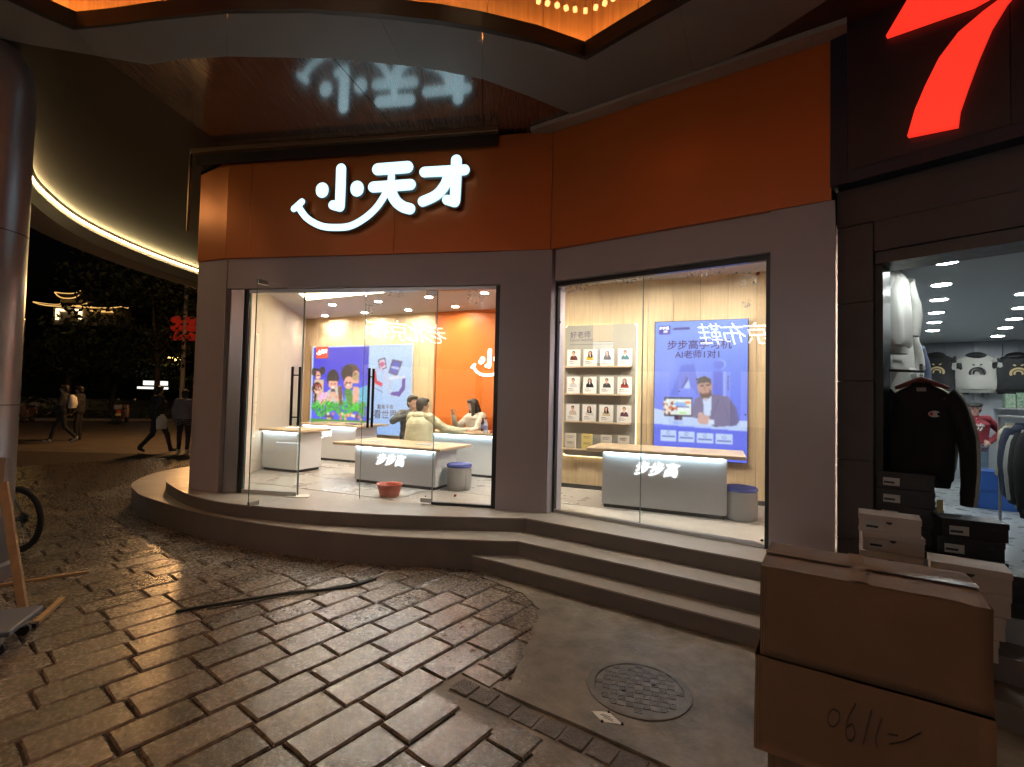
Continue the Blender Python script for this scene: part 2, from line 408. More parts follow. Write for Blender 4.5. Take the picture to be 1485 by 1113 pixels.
for r in range(-60, 60):
    s = -14+rp.uniform(0, .4)
    while s < 16:
        ln = rp.choice((.36, .38, .40, .40, .41, .43))
        c = UL*(s+ln/2)+UW*(r*PITCHW)
        s += ln+.008
        if not (-12 < c.x < 4 and .2 < c.y < 12): continue
        q = project((c.x, c.y, 0))
        if q is None: continue
        hl_, hw_ = UL*(ln/2), UW*(PITCHW/2); cs_ = [c+hl_+hw_, c+hl_-hw_, c-hl_+hw_, c-hl_-hw_]
        if all(inside(k_, step_poly) for k_ in cs_): continue
        d = (c-cob0).dot(cn); al = (c-cob0).dot(cdir)
        if all(inside(k_, conc) for k_ in cs_): continue
        if al > -.05:
            over = d+ln/2*abs(UL.dot(cn))+.012; under = .165-(d-ln/2*abs(UL.dot(cn)))
            if d > .1:
                if under > 0:
                    if under > ln-.07: continue
                    ln -= under; c = c+UL*(under/2)
            elif over > 0:
                if over > ln-.07: continue
                ln -= over; c = c-UL*(over/2)
        vis = -130 < q[0] < 1600 and q[1] < 1260
        cand.append((q[2], vis, c, ln))
cand.sort(key=lambda t: (not t[1], t[0]))
def paver_xf(c, ln):
    return Matrix.Translation((c.x, c.y, rp.uniform(-.002, .0015))) @ Matrix.Rotation(math.atan2(UL.y, UL.x)+R(rp.uniform(-.7, .7)), 4, 'Z') @ Matrix.Rotation(R(rp.uniform(-.3, .3)), 4, 'X') @ Matrix.Rotation(R(rp.uniform(-.2, .2)), 4, 'Y') @ Matrix.Diagonal((ln-rp.uniform(0, .008), PITCHW-rp.uniform(.012, .021), 1, 1))
for i, (d, vis, c, ln) in enumerate(cand[:300]):
    o = bpy.data.objects.new('paver', rp.choice(slabs)); COL.objects.link(o); o.parent = pave; o.matrix_local = paver_xf(c, ln)
far = MB()
for d, vis, c, ln in cand[300:]:
    if not vis and d > 6: continue
    X = paver_xf(c, ln)
    q = lambda x, y, z: X @ Vector((x, y, z))
    far.add([q(-.5, -.5, -.012), q(.5, -.5, -.012), q(.5, .5, -.012), q(-.5, .5, -.012), q(-.47, -.45, 0), q(.47, -.45, 0), q(.47, .45, 0), q(-.47, .45, 0)], [(4, 5, 6, 7), (0, 1, 5, 4), (1, 2, 6, 5), (2, 3, 7, 6), (3, 0, 4, 7)])
fo = far.build('paver_field', 'paver_stone', pave, local=True); fo['kind'] = 'stuff'
cobs = [slab_mesh('cobble', 'cobble_stone', k+20) for k in range(3)]
for k in range(11):
    c = cob0+cdir*(.06+k*.142)+cn*.075
    o = bpy.data.objects.new('cobble', cobs[k % 3]); COL.objects.link(o); o.parent = pave
    o.matrix_local = Matrix.Translation((c.x, c.y, rp.uniform(-.004, .003))) @ Matrix.Rotation(math.atan2(cdir.y, cdir.x)+R(rp.uniform(-2, 2)), 4, 'Z') @ Matrix.Diagonal((.126, .128, 1, 1))
bq = [cob0-cdir*.1-cn*.13, cob0+cdir*2.2-cn*.13, cob0+cdir*2.2+cn*.2, cob0+cdir*.3+cn*.2, P(690, 940).xy, cob0-cdir*.1+cn*.1]
MB().prism([(p.x, p.y) for p in bq], -.0175, -.009).build('mortar_bed', 'concrete', pave, local=True)
# concrete: one slab with a ragged edge
cp = []
n = len(conc)
for i in range(n):
    a, b = conc[i], conc[(i+1) % n]; k = max(1, int((b-a).length/.05)) if i < 6 else 8
    for j in range(k):
        p = a.lerp(b, j/k); jit = .018 if 0 < i < 6 else .004
        cp.append((p.x+noise.noise((p.x*9, p.y*9, 0))*jit*2, p.y+noise.noise((p.x*9, p.y*9, 5))*jit*2))
c_o = MB().prism(cp, -.02, .007).build('concrete_patch', 'concrete', None); structure(c_o)
# manhole in the concrete
mc = P(926, 1000).xy; mh = thing('manhole_cover', 'round cast iron manhole cover with woven bar pattern set in the concrete', 'manhole cover', (mc.x, mc.y, .008))
MB().lathe([(.292, 0), (.292, .004), (.285, .007), (.25, .007), (.246, -.001)], n=48).build('rim', 'cast_iron', mh, True, local=True)
MB().lathe([(.001, .0012), (.2455, .0012), (.2455, -.004)], n=48).build('plate', 'cast_iron', mh, local=True)
ang = R(-15)
for i in range(-6, 7):
    for j in range(-6, 7):
        x, y = i*.045, j*.045; odd = (i+j) % 2
        if math.hypot(x, y) > .226 or math.hypot(x, y) < .035: continue
        mb = MB()
        for t in (-.0125, .0, .0125):
            if odd: mb.box(x-.021, x+.021, y+t-.0042, y+t+.0042, .0012, .006)
            else: mb.box(x+t-.0042, x+t+.0042, y-.021, y+.021, .0012, .006)
        o = mb.build('bar_block', 'cast_iron', mh, local=True); o.rotation_euler.z = ang
for sx in (-1, 1):
    MB().lathe([(.001, .0105), (.013, .0105), (.013, .001)], (sx*.095, sx*.03, 0), 12).build('lift_hole', 'frame_black', mh, local=True)
# card lying on the concrete
mat('card_white', (.8, .76, .66), .6); mat('ink_dark', (.03, .03, .04), .5)
tq = [P(857, 1031, .01), P(883, 1033, .01), P(903, 1051, .01), P(873, 1047, .01)]
cx = sum((q.x for q in tq))/4; cyy = sum((q.y for q in tq))/4
card = thing('paper_tag', 'white diamond shaped card lying on the concrete beside the manhole', 'card', (cx, cyy, .009))
MB().prism([(q.x, q.y) for q in tq], .009, .0105).build('card', 'card_white', card)
mb = MB(); e1 = (tq[2]-tq[0]).normalized()
for k, (a0, a1) in enumerate(((-.028, .02), (-.035, .04), (-.01, .045))):
    c0 = Vector((cx, cyy, .0112))+Vector((-e1.y, e1.x, 0))*(.012-k*.011); hw = Vector((-e1.y, e1.x, 0))*.0028
    mb.sheet([c0+e1*a0-hw, c0+e1*a1-hw, c0+e1*a1+hw, c0+e1*a0+hw])
mb.build('printed_lines', 'ink_dark', card)
mb = MB()
for q in (tq[1], tq[2], tq[3]): mb.lathe([(.001, .0085), (.007, .0085), (.007, 0)], (q.x*.97+cx*.03, q.y*.97+cyy*.03, .008), 8)
mb.build('corner_dots', 'ink_dark', card)

# ------------------------------------------------------------------ canopy over the pavement
can = thing('canopy', 'dark wood lined canopy with gold lit star shaped opening over the pavement', 'canopy', (-2, 4, ZS))
Apx = [(-40, -30), (60, 18), (107, 38), (160, 33), (220, 25), (330, 14), (450, 13), (550, 21), (640, 31), (700, 41), (780, 59), (850, 82), (915, 44), (985, 4), (1100, -62), (1250, -160)]
Bpx = [(-60, 40), (45, 62), (140, 78), (215, 91), (260, 84), (330, 79), (480, 82), (585, 92), (640, 100), (700, 112), (770, 138), (860, 176), (935, 140), (1005, 108), (1110, 55), (1240, -30)]
Al = [P(x, y, ZS) for x, y in Apx]; Bl = [P(x, y, ZS) for x, y in Bpx]
led_pts = [P(38, 220, ZS), P(60, 265, ZS), P(120, 315, ZS), P(200, 355, ZS), P(285, 388, ZS)]
led_line = catmull([(-4.7, 3.2, ZS), (-5.45, 4.7, ZS)]+led_pts+[(-7.2, 14.5, ZS), (-5.2, 17, ZS), (-2.2, 18.5, ZS)], 8)
inner_line = [FA(-.2, 0, -.1), FA(LA, 0, -.06), FL(LL*.2, 0, -.1), FL(LL*.4, 0, -.1), FL(LL*.7, 0, -.1), FL(LL, 0, -.1), FR(LR*.5, 0, -.1), FR(LR+.6, 0, -.1)]
def strip(mb, a, b, za, zb):
    """a soffit panel with thickness between two plan lines"""
    k = len(a); vs = []
    for z in (0, .05):
        vs += [(p.x, p.y, za+z) for p in a]+[(p.x, p.y, zb+z) for p in b]
    o = 2*k; fs = []
    for i in range(k-1):
        fs += [(i, i+1, k+i+1, k+i), (o+i, o+k+i, o+k+i+1, o+i+1)]
        fs += [(i, o+i, o+i+1, i+1), (k+i, k+i+1, o+k+i+1, o+k+i)]
    fs += [(0, k, o+k, o), (k-1, o+k-1, o+2*k-1, 2*k-1)]
    mb.add(vs, fs)
def shrink(a, b, g=.0015):
    """pull the two ends of a panel in by a joint"""
    a = list(a); b = list(b)
    a[0] = a[0]+(a[1]-a[0]).normalized()*g; b[0] = b[0]+(b[1]-b[0]).normalized()*g
    a[-1] = a[-1]+(a[-2]-a[-1]).normalized()*g; b[-1] = b[-1]+(b[-2]-b[-1]).normalized()*g
    return a, b
for i0, i1 in ((0, 2), (2, 5), (5, 7), (7, 9), (9, 11), (11, 13), (13, 15)):
    a, b = shrink(Al[i0:i1+1], Bl[i0:i1+1]); mb = MB(); strip(mb, a, b, ZS-.02, ZS-.02)
    mb.build('grey_panel', 'grey_soffit', can)
wood_out = [Vector((-7.2, 4.2, ZS)), P(-25, 330, ZS), P(30, 330, ZS), P(120, 330, ZS)]
# wood panels run from the grey band back over the shop front
mat('dark_soffit', (.055, .033, .026), .4, var=.15)
def wood(poly, M='soffit_wood'):
    MB().prism([(p[0], p[1]) for p in poly], ZS+.0, ZS+.05).build('soffit_panel', M, can)
def xy(*q): return [(p[0], p[1]) for p in q]
lo = [p for p in led_line]
Bx = lambda i: Bl[i]+(Bl[i]-Al[i]).normalized()*-.02
Q1, Q2, Q3 = P(470, 205, ZS), P(620, 190, ZS), P(712, 186, ZS)
back_in = [Vector((-4.4, 6.7, 0)), Vector((-4.6, 9, 0)), Vector((-4.4, 12, 0)), Vector((-2.2, 14, 0))]
Qm = FL(.0, 0, -.12); Qn = FL(1.15, 0, -.12); Qo = FL(2.3, 0, -.12); Qp = FL(3.2, 0, -.12)
wood(xy(Bx(6)+Vector((.004, 0, 0)), Bx(7), Bx(8), Bx(9)-Vector((.004, 0, 0)), Qp-Vector((.004, 0, 0)), Qo))
wood(xy(Bx(9)+Vector((.004, 0, 0)), Bx(10), Bx(11), FR(.6, 0, -.12), FL(LL, 0, -.12), Qp+Vector((.004, 0, 0))))
wood(xy(Bx(4)+Vector((.004, 0, 0)), Bx(5), Bx(6)-Vector((.004, 0, 0)), Qo-Vector((.008, 0, 0)), Qn))
wood(xy(Bx(2), Bx(3), Bx(4)-Vector((.004, 0, 0)), Qn-Vector((.004, 0, 0)), Qm))
# the dark sweep out to the lit edge, in fan panels
jj = [i for i, p in enumerate(lo)]
ring_in = [Bx(0), Bx(1), Bx(2)-Vector((.01, 0, 0)), Qm-Vector((.01, 0, 0)), Vector((-4.35, 6.6, 0)), Vector((-4.4, 8, 0)), Vector((-4.4, 10, 0)), Vector((-4.2, 13, 0)), Vector((-2.2, 14.5, 0))]
ks = [0, 10, 18, 26, 34, 44, 52, 62, len(lo)-1]
for i in range(8):
    wood(xy(ring_in[i], *[p for p in lo[ks[i]:ks[i+1]+1]], ring_in[i+1]), 'dark_soffit')
wood(xy(Bl[11]+Vector((.02, -.02, 0)), Bl[12], Bl[13], Bl[14], Bl[15], FC(1.6, 0, -.1), FR(LR, 0, -.12), FR(.62, 0, -.12)), 'dark_soffit')
# canopy behind the camera and to the sides, closing the ring
wood([(-4.7, 3.2), (Al[0].x, Al[0].y), (-4.7, 1.0), (-4.2, -1.2), (-6, -1.2)])
wood([(Al[15].x, Al[15].y), (Bl[15].x, Bl[15].y), (6, 1), (6, -1.2), (3.0, -1.2)])
wood([(-6, -1.2), (-4.2, -1.2), (3.0, -1.2), (6, -1.2), (4, -4.5), (-5, -4.5)])
# lip and gold walls of the opening
rim = [p.copy() for p in Al]+[Vector((3.0, 1.6, ZS)), Vector((3.0, -1.2, ZS)), Vector((-.6, -.8, ZS)), Vector((-4.2, -1.2, ZS)), Vector((-4.3, 1., ZS))]
n = len(rim); cen = Vector((-.6, 1.6, ZS))
for i in range(n):
    a, b = rim[i], rim[(i+1) % n]
    mb = MB(); ia = (cen-a).normalized()*.05; ib = (cen-b).normalized()*.05
    mb.add([a+ia+Vector((0, 0, -.035)), b+ib+Vector((0, 0, -.035)), b+Vector((0, 0, -.035)), a+Vector((0, 0, -.035)), a+ia+Vector((0, 0, .1)), b+ib+Vector((0, 0, .1)), b+Vector((0, 0, .1)), a+Vector((0, 0, .1))],
           [(0, 1, 2, 3), (4, 7, 6, 5), (0, 4, 5, 1), (2, 6, 7, 3), (0, 3, 7, 4), (1, 5, 6, 2)])
    mb.build('lip', 'dark_lip', can)
    # strip lamp lying behind the lip and the gold sheet it washes
    oa = (a-cen).normalized()*.16; ob = (b-cen).normalized()*.16
    MB().tube([a+oa*.45+Vector((0, 0, .07)), b+ob*.45+Vector((0, 0, .07))], .012, 6).build('strip_lamp', 'cove_glow', can)
    k = max(1, int((b-a).length/.5))
    for j in range(k):
        p, q = (a+oa).lerp(b+ob, (j+.006)/k), (a+oa).lerp(b+ob, (j+.994)/k)
        MB().add([p, q, q+Vector((0, 0, 1.9)), p+Vector((0, 0, 1.9)), p+oa*.2, q+ob*.2, q+ob*.2+Vector((0, 0, 1.9)), p+oa*.2+Vector((0, 0, 1.9))],
                 [(0, 1, 2, 3), (4, 7, 6, 5), (0, 3, 7, 4), (1, 5, 6, 2), (2, 6, 7, 3)]).build('gold_sheet', 'gold_panel', can)
MB().prism([(p.x+(p.x-cen.x)*.08, p.y+(p.y-cen.y)*.08) for p in rim], ZS+1.9, ZS+1.95).build('recess_top', 'brown_cladding', can)
# unseen fill lamps added above the opening, in cans that shield the fascia
mat('recess_fill', (1, .9, .7), emit=(1, .72, .46), estr=150.)
for x_, y_ in ((-2.9, 2.5), (-1.5, 2.6), (0., 2.6), (-2.4, 1.2), (-.2, 1.0)):
    MB().lathe([(.15, 0), (.15, -.30), (.135, -.30), (.135, -.004)], (x_, y_, ZS+1.899), 24).build('fill_lamp_can', 'frame_black', can, True)
    MB().lathe([(.001, -.01), (.119, -.01)], (x_, y_, ZS+1.899), 20).build('fill_lamp_lens', 'recess_fill', can)
# lit outer edge
fas = MB(); ll = lo
out = []
for i, p in enumerate(ll):
    t = (ll[min(i+1, len(ll)-1)]-ll[max(i-1, 0)]).normalized(); out.append(Vector((-t.y, t.x, 0)))
prof = [(.03, .08), (.03, -.02), (.05, -.10), (.03, -.14), (.09, -.32), (.3, -.42), (.55, -.36), (.62, .1)]
vs = []; fs = []
for p, o_ in zip(ll, out):
    for a_, z_ in prof: vs.append(p+o_*a_+Vector((0, 0, z_)))
kk = len(prof)
for i in range(len(ll)-1):
    for j in range(kk-1): fs.append((i*kk+j, i*kk+j+1, (i+1)*kk+j+1, (i+1)*kk+j))
fas.add(vs, fs).build('edge_fascia', 'grey_soffit', can, True)
for i in range(8, len(ll)-4, 2):
    MB().tube([ll[j]+out[j]*.035+Vector((0, 0, -.055)) for j in range(i, i+3)], .013, 6).build('led_strip', 'led_warm', can)
# trim and brown bulkhead over the orange fascia
t0, t1 = P(275, 219, ZS-.03), P(722, 186, ZS-.03); ft = Frame(t0.xy, (t1-t0).xy); lt = (t1-t0).length
MB().box(0, lt, ZS-.055, ZS-.002, -.07, .0, ft).build('trim', 'bronze_trim', can, bevel=.004)
MB().box(.02, lt-.02, ZS-.18, ZS-.058, -.09, -.07, ft).build('bulkhead', 'brown_cladding', can)
tb = Frame((t0.x, t0.y), (A-A2))
MB().box(-.012, .008, 3.63, ZS-.06, -.03, -.005, tb).build('trim', 'bronze_trim', can)
MB().box(-.42, .1, 3.6, ZS-.06, -.42, -.31, FA).build('bulkhead', 'brown_cladding', can)
# hanging lamps in the opening: thin rods with small lit cubes
lamp0 = None
lamp_px = [(781, 2), (794, 5), (808, 8), (821, 12), (834, 14), (849, 16), (864, 11), (877, 5), (768, -6), (889, -2)]
for k, (x, y) in enumerate(lamp_px):
    v = at(x, y, 3.55)
    if lamp0 is None:
        lamp0 = thing('pendant_lamp', 'tiny orange lit cube lamp on a thin rod in the gold opening', 'lamp', v, R(20), 'cube lamps hanging in the gold opening')
        MB().box(-.014, .014, -.014, .014, -.014, .014).build('lamp_cube', 'lamp_orange', lamp0, local=True, bevel=.002)
        MB().tube([(0, 0, .014), (0, 0, 1.3)], .003, 5).build('rod', 'frame_steel', lamp0, local=True)
        lamp0.location = v
    else:
        o = copy_tree(lamp0); o.location = v; o.rotation_euler.z = R(20+k*13)
# column at the kerb side of the canopy
ec = at(33, 200, 4.2); ccx = ec.x-.30
col_ = thing('column', 'round grey metal column carrying the canopy, warm lamp near its head', 'column', (ccx, 4.2, 0))
MB().lathe([(.32, 0), (.32, .12), (.29, .14), (.285, 3.9), (.29, 4.2), (.285, 4.36), (.26, 4.5), (.2, 4.62), (.17, ZS-.005)], n=40).build('shaft', 'column_metal', col_, True, local=True)
for z in (1.5, 3.0): MB().lathe([(.2905, -.004), (.2905, .004)], (0, 0, z), 40).build('seam', 'dark_lip', col_, local=True)
MB().tube([(.05, -.3, 4.52), (.06, -.36, 4.42)], .03, 10).build('spotlight', 'frame_black', col_, True, local=True)
MB().lathe([(.001, 0), (.024, 0), (.024, .004)], (.062, -.365, 4.412), 10).build('lens', 'led_warm', col_, local=True)

# ------------------------------------------------------------------ steps of the corner shop
mat('mortar', (.12, .1, .09), .8)
st = thing('entrance_steps', 'pale tiled steps curving round the corner shop entrance', 'steps', (-1, 5, 0))
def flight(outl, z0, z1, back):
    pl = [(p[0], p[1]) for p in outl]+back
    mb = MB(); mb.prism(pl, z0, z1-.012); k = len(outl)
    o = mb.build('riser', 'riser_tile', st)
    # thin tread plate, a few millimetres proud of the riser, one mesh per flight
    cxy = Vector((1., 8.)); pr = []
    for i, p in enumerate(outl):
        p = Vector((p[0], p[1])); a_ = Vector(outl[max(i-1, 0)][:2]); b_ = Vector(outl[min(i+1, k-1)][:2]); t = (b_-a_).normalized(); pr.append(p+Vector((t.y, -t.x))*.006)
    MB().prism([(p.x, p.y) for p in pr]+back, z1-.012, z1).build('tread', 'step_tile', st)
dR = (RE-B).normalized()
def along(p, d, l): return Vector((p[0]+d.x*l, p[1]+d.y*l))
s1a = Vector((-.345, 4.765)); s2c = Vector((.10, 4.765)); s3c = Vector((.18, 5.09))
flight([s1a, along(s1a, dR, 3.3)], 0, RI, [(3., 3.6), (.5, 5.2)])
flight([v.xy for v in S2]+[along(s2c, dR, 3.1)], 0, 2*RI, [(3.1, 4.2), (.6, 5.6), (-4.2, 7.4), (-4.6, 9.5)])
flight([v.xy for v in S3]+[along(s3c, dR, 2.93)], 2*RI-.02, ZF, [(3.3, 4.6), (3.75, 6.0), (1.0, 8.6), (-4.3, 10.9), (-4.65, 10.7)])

# ------------------------------------------------------------------ the corner shop's shell
shop = thing('corner_shop', 'orange and white corner shop with large lit windows and open glass door', 'shop', (-.5, 5.6, 0))
def tops(F, x0, x1, za, zb, name, M, z0, z1, yb):
    MB().prism([(x0, yb), (x1, yb), (x1, zb), (x0, za)], z0, z1, F).build(name, M, shop, bevel=.004)
# orange fascia panels with fine joints
tops(FA, 0, LA-.001, 4.43, 4.535, 'fascia_panel', 'orange_cladding', -.3, 0, ZO)
tops(FL, .002, .32, 4.535, 4.545, 'fascia_panel', 'orange_cladding', -.3, 0, ZO)
tops(FL, .324, 2.2, 4.545, 4.60, 'fascia_panel', 'orange_cladding', -.3, 0, ZO)
tops(FL, 2.203, LL-.002, 4.60, 4.635, 'fascia_panel', 'orange_cladding', -.3, 0, ZO)
tops(FR, .002, LR, 4.635, 4.655, 'fascia_panel', 'orange_cladding', -.3, 0, ZO)
# pale cornice strip along the top of the right bay
MB().box(-.2, LR+.1, ZS-.05, ZS-.003, .003, .16, FR).build('cornice', 'cornice_grey', shop)
# white cladding: pillars and headers (all set a little behind the fascia)
mb = MB(); sL = FL.hit(349, 500)[0]
pilf = [FA(.0, 0, -.02), FA(LA, 0, -.02), FL(.0, 0, -.02), FL(.02, 0, -.02), FL(.02, 0, -.35), FL(-.3, 0, -.5), FA(0, 0, -.5)]
pl = [FA(.0, 0, -.02).xy, FL(.012, 0, -.02).xy, FL(.03, 0, -.36).xy, FA(.05, 0, -.45).xy]
MB().prism(pl, ZF, ZO).build('pillar', 'white_cladding', shop, bevel=.003)
sM0 = FL.hit(722, 560, -.02)[0]
pm = [FL(sM0, 0, -.02).xy, FL(LL-.003, 0, -.02).xy, FR(.005, 0, -.02).xy, FR(.03, 0, -.3).xy, FL(sM0, 0, -.3).xy]
MB().prism(pm, ZF, ZO).build('pillar', 'white_cladding', shop, bevel=.003)
sR1 = FR.hit(1116, 560, -.02)[0]; sR2 = FR.hit(1210.5, 560, -.02)[0]
MB().prism([FR(sR1, 0, -.02).xy, FR(sR2, 0, -.02).xy, FR(sR2, 0, -.5).xy, FR(sR1, 0, -.3).xy], ZF, ZO).build('pillar', 'white_cladding', shop, bevel=.003)
# headers
RECL, RECR = -.12, -.15
MB().box(.013, sM0-.002, ZW, ZO, -.3, -.035, FL).build('header', 'white_cladding', shop, bevel=.003)
MB().box(.034, sR1-.002, ZW+.03, ZO, -.34, -.05, FR).build('header', 'white_cladding', shop, bevel=.003)
# left bay: steel frame, sidelight, door leaves, fixed pane
x0 = FL.hit(353, 560, RECL)[0]; x1 = FL.hit(437, 560, RECL)[0]; x2 = FL.hit(631, 560, RECL)[0]; x3 = FL.hit(717, 560, RECL)[0]
def frame_part(F, a, b, c, d, z0, z1, M='frame_black', name='frame'): return MB().box(a, b, c, d, z0, z1, F).build(name, M, shop, bevel=.002)
frame_part(FL, .034, x0, ZF, ZW-.002, RECL-.03, RECL+.05, 'frame_steel')
frame_part(FL, x0+.001, x0+.05, ZF, ZW-.002, RECL-.03, RECL+.03, 'frame_black')
frame_part(FL, x3, sM0-.003, ZF, ZW-.002, RECL-.04, RECL+.04, 'frame_black')
frame_part(FL, x0+.052, x3-.002, ZW-.045, ZW-.003, RECL-.03, RECL+.03, 'frame_steel')
frame_part(FL, x0+.052, x1, ZF+.002, ZF+.045, RECL-.025, RECL+.025, 'frame_steel', 'bottom_rail')
frame_part(FL, x2, x3-.002, ZF+.002, ZF+.03, RECL-.025, RECL+.025, 'frame_black', 'bottom_rail')
def pane(F, a, b, c, d, z, name='glass_pane', parent=None):
    o = MB().box(a, b, c, d, z-.005, z+.005, F).build(name, 'shop_glass', parent or shop)
    for q in (a, b): MB().box(q-.0015, q+.0015, c, d, z-.0062, z+.0062, F).build('pane_edge', 'glass_edge', o)
    return o
pane(FL, x0+.055, x1-.004, ZF+.047, ZW-.047, RECL)
pane(FL, x2+.004, x3-.006, ZF+.033, ZW-.047, RECL)
def door(F, a, b, hinge_right):
    o = pane(F, a, b, ZF+.015, ZW-.05, 0, 'door_leaf')
    hx = a+.1 if hinge_right else b-.1
    for sz in (-1, 1):
        mb = MB(); mb.tube([F(hx, 1.28, sz*.055), F(hx, 1.98, sz*.055)], .016, 10)
        for y in (1.38, 1.88): mb.tube([F(hx, y, 0), F(hx, y, sz*.055)], .008, 8)
        mb.build('door_handle', 'frame_black' , o, True)
    q = (b-.13, b) if hinge_right else (a, a+.13)
    for y in (ZF+.017, ZW-.10): MB().box(q[0], q[1], y, y+.05, -.016, .016, F).build('patch_fitting', 'frame_steel', o, bevel=.003)
    return o
FD2 = Frame(FL(0, 0, RECL).xy, FL.e)
xl = FL.hit(521, 725, RECL)[0]
door(FD2, xl, x2-.004, True)
hin = FL(x1+.02, 0, RECL+.02); fre = P(360, 735, ZF+.02)
FD1 = Frame(fre.xy, (hin-fre).xy); door(FD1, 0, (hin-fre).xy.length, False)
# tracks in the floor and paper notes stuck on the glass
mat('note_red', (.5, .08, .03), .6); mat('sticker_dark', (.05, .04, .03), .6)
MB().prism([P(*q, ZF).xy for q in ((418, 718), (450, 718), (447, 722), (415, 722))], ZF+.0002, ZF+.006).build('door_stop_mat', 'card_white', shop)
# right bay: two panes in a dark frame
rx0 = FR.hit(797, 560, RECR)[0]; rx1 = FR.hit(1113, 560, RECR)[0]; rxm = FR.hit(931, 560, RECR)[0]; ZWR = ZW+.03
frame_part(FR, .036, rx0+.02, ZF, ZWR-.002, RECR-.03, RECR+.03); frame_part(FR, rx1-.01, sR1-.003, ZF, ZWR-.002, RECR-.03, RECR+.05)
frame_part(FR, rx0+.022, rx1-.012, ZWR-.05, ZWR-.003, RECR-.03, RECR+.03); frame_part(FR, rx0+.022, rx1-.012, ZF+.002, ZF+.03, RECR-.03, RECR+.03, 'frame_steel', 'bottom_rail')
pane(FR, rx0+.024, rxm-.002, ZF+.032, ZWR-.052, RECR); pane(FR, rxm+.002, rx1-.014, ZF+.032, ZWR-.052, RECR)
notes = [(FR, RECR, 1099, 397, .05, 'note_red', 45), (FR, RECR, 812, 468, .035, 'sticker_dark', 60), (FR, RECR, 1068, 396, .02, 'sticker_dark', 0), (FR, RECR, 944, 404, .018, 'sticker_dark', 0), (FR, RECR, 928, 403, .018, 'sticker_dark', 0), (FR, RECR, 1081, 602, .02, 'sticker_dark', 0), (FR, RECR, 985, 568, .018, 'sticker_dark', 0), (FR, RECR, 1010, 550, .018, 'sticker_dark', 0),
         (FL, RECL, 660, 719, .045, 'note_red', 40), (FL, RECL, 423, 424, .03, 'note_red', 30), (FL, RECL, 617, 720, .02, 'sticker_dark', 0), (FR, RECR, 1105, 784, .035, 'sticker_dark', 20)]
for F, rec, px, py, s_, M, an in notes:
    x, y = F.hit(px, py, rec+.008); c_, n_ = math.cos(R(an))*s_/2, math.sin(R(an))*s_/2
    MB().prism([(x+c_, y+n_), (x-n_*.7, y+c_*.7), (x-c_, y-n_), (x+n_*.7, y-c_*.7)], rec+.0065, rec+.008, F).build('sticker', M, shop)
# crumpled film left along the upper edge of the glass
mat('film', (.75, .7, .6), .25, alpha=.3)
M_ = bpy.data.materials.new('protective_film'); M_.use_nodes = True
nn = M_.node_tree; b_ = nn.nodes['Principled BSDF']; b_.inputs['Base Color'].default_value = (.9, .87, .8, 1); b_.inputs['Roughness'].default_value = .25
tn = nn.nodes.new('ShaderNodeTexNoise'); tn.inputs['Scale'].default_value = 30; g_ = nn.nodes.new('ShaderNodeNewGeometry'); nn.links.new(g_.outputs['Position'], tn.inputs['Vector'])
mr_ = nn.nodes.new('ShaderNodeMapRange'); mr_.inputs['From Min'].default_value = .45; mr_.inputs['From Max'].default_value = .75; mr_.inputs['To Max'].default_value = .55; nn.links.new(tn.outputs['Fac'], mr_.inputs['Value']); o1 = nn.nodes.new('ShaderNodeBsdfTranslucent'); o1.inputs[0].default_value = (.95, .93, .88, 1); o2 = nn.nodes.new('ShaderNodeBsdfTransparent'); m1 = nn.nodes.new('ShaderNodeMixShader'); m2 = nn.nodes.new('ShaderNodeMixShader'); m1.inputs[0].default_value = .75
nn.links.new(b_.outputs[0], m1.inputs[1]); nn.links.new(o1.outputs[0], m1.inputs[2]); nn.links.new(mr_.outputs[0], m2.inputs[0]); nn.links.new(o2.outputs[0], m2.inputs[1]); nn.links.new(m1.outputs[0], m2.inputs[2]); nn.links.new(m2.outputs[0], nn.nodes['Material Output'].inputs[0])
MATS['protective_film'] = M_
def film(F, rec, px, py, w_, h_, seed):
    x, y = F.hit(px, py, rec+.01); mb = MB(); k = 9; rr = random.Random(seed); vs = []
    for j in range(k):
        for i in range(k):
            fx, fy = i/(k-1)-.5, j/(k-1)-.5
            vs.append(F(x+fx*w_*(1-.3*rr.random()*abs(fy)*2), y+fy*h_*(1-.5*rr.random()*abs(fx)*2), rec+.008+.022*rr.random()))
    mb.add(vs, [(j*k+i, j*k+i+1, (j+1)*k+i+1, (j+1)*k+i) for j in range(k-1) for i in range(k-1)]); mb.build('film_scrap', 'protective_film', shop, True)
for i, a_ in enumerate(((825, 418, .5, .12), (855, 412, .35, .1), (905, 407, .28, .09), (1022, 392, .35, .16), (1085, 405, .15, .14), (1083, 440, .08, .09))): film(FR, RECR, *a_, i)
for i, a_ in enumerate(((575, 424, .22, .14), (535, 450, .12, .2), (690, 430, .2, .2), (655, 415, .3, .08))): film(FL, RECL, *a_, 20+i)

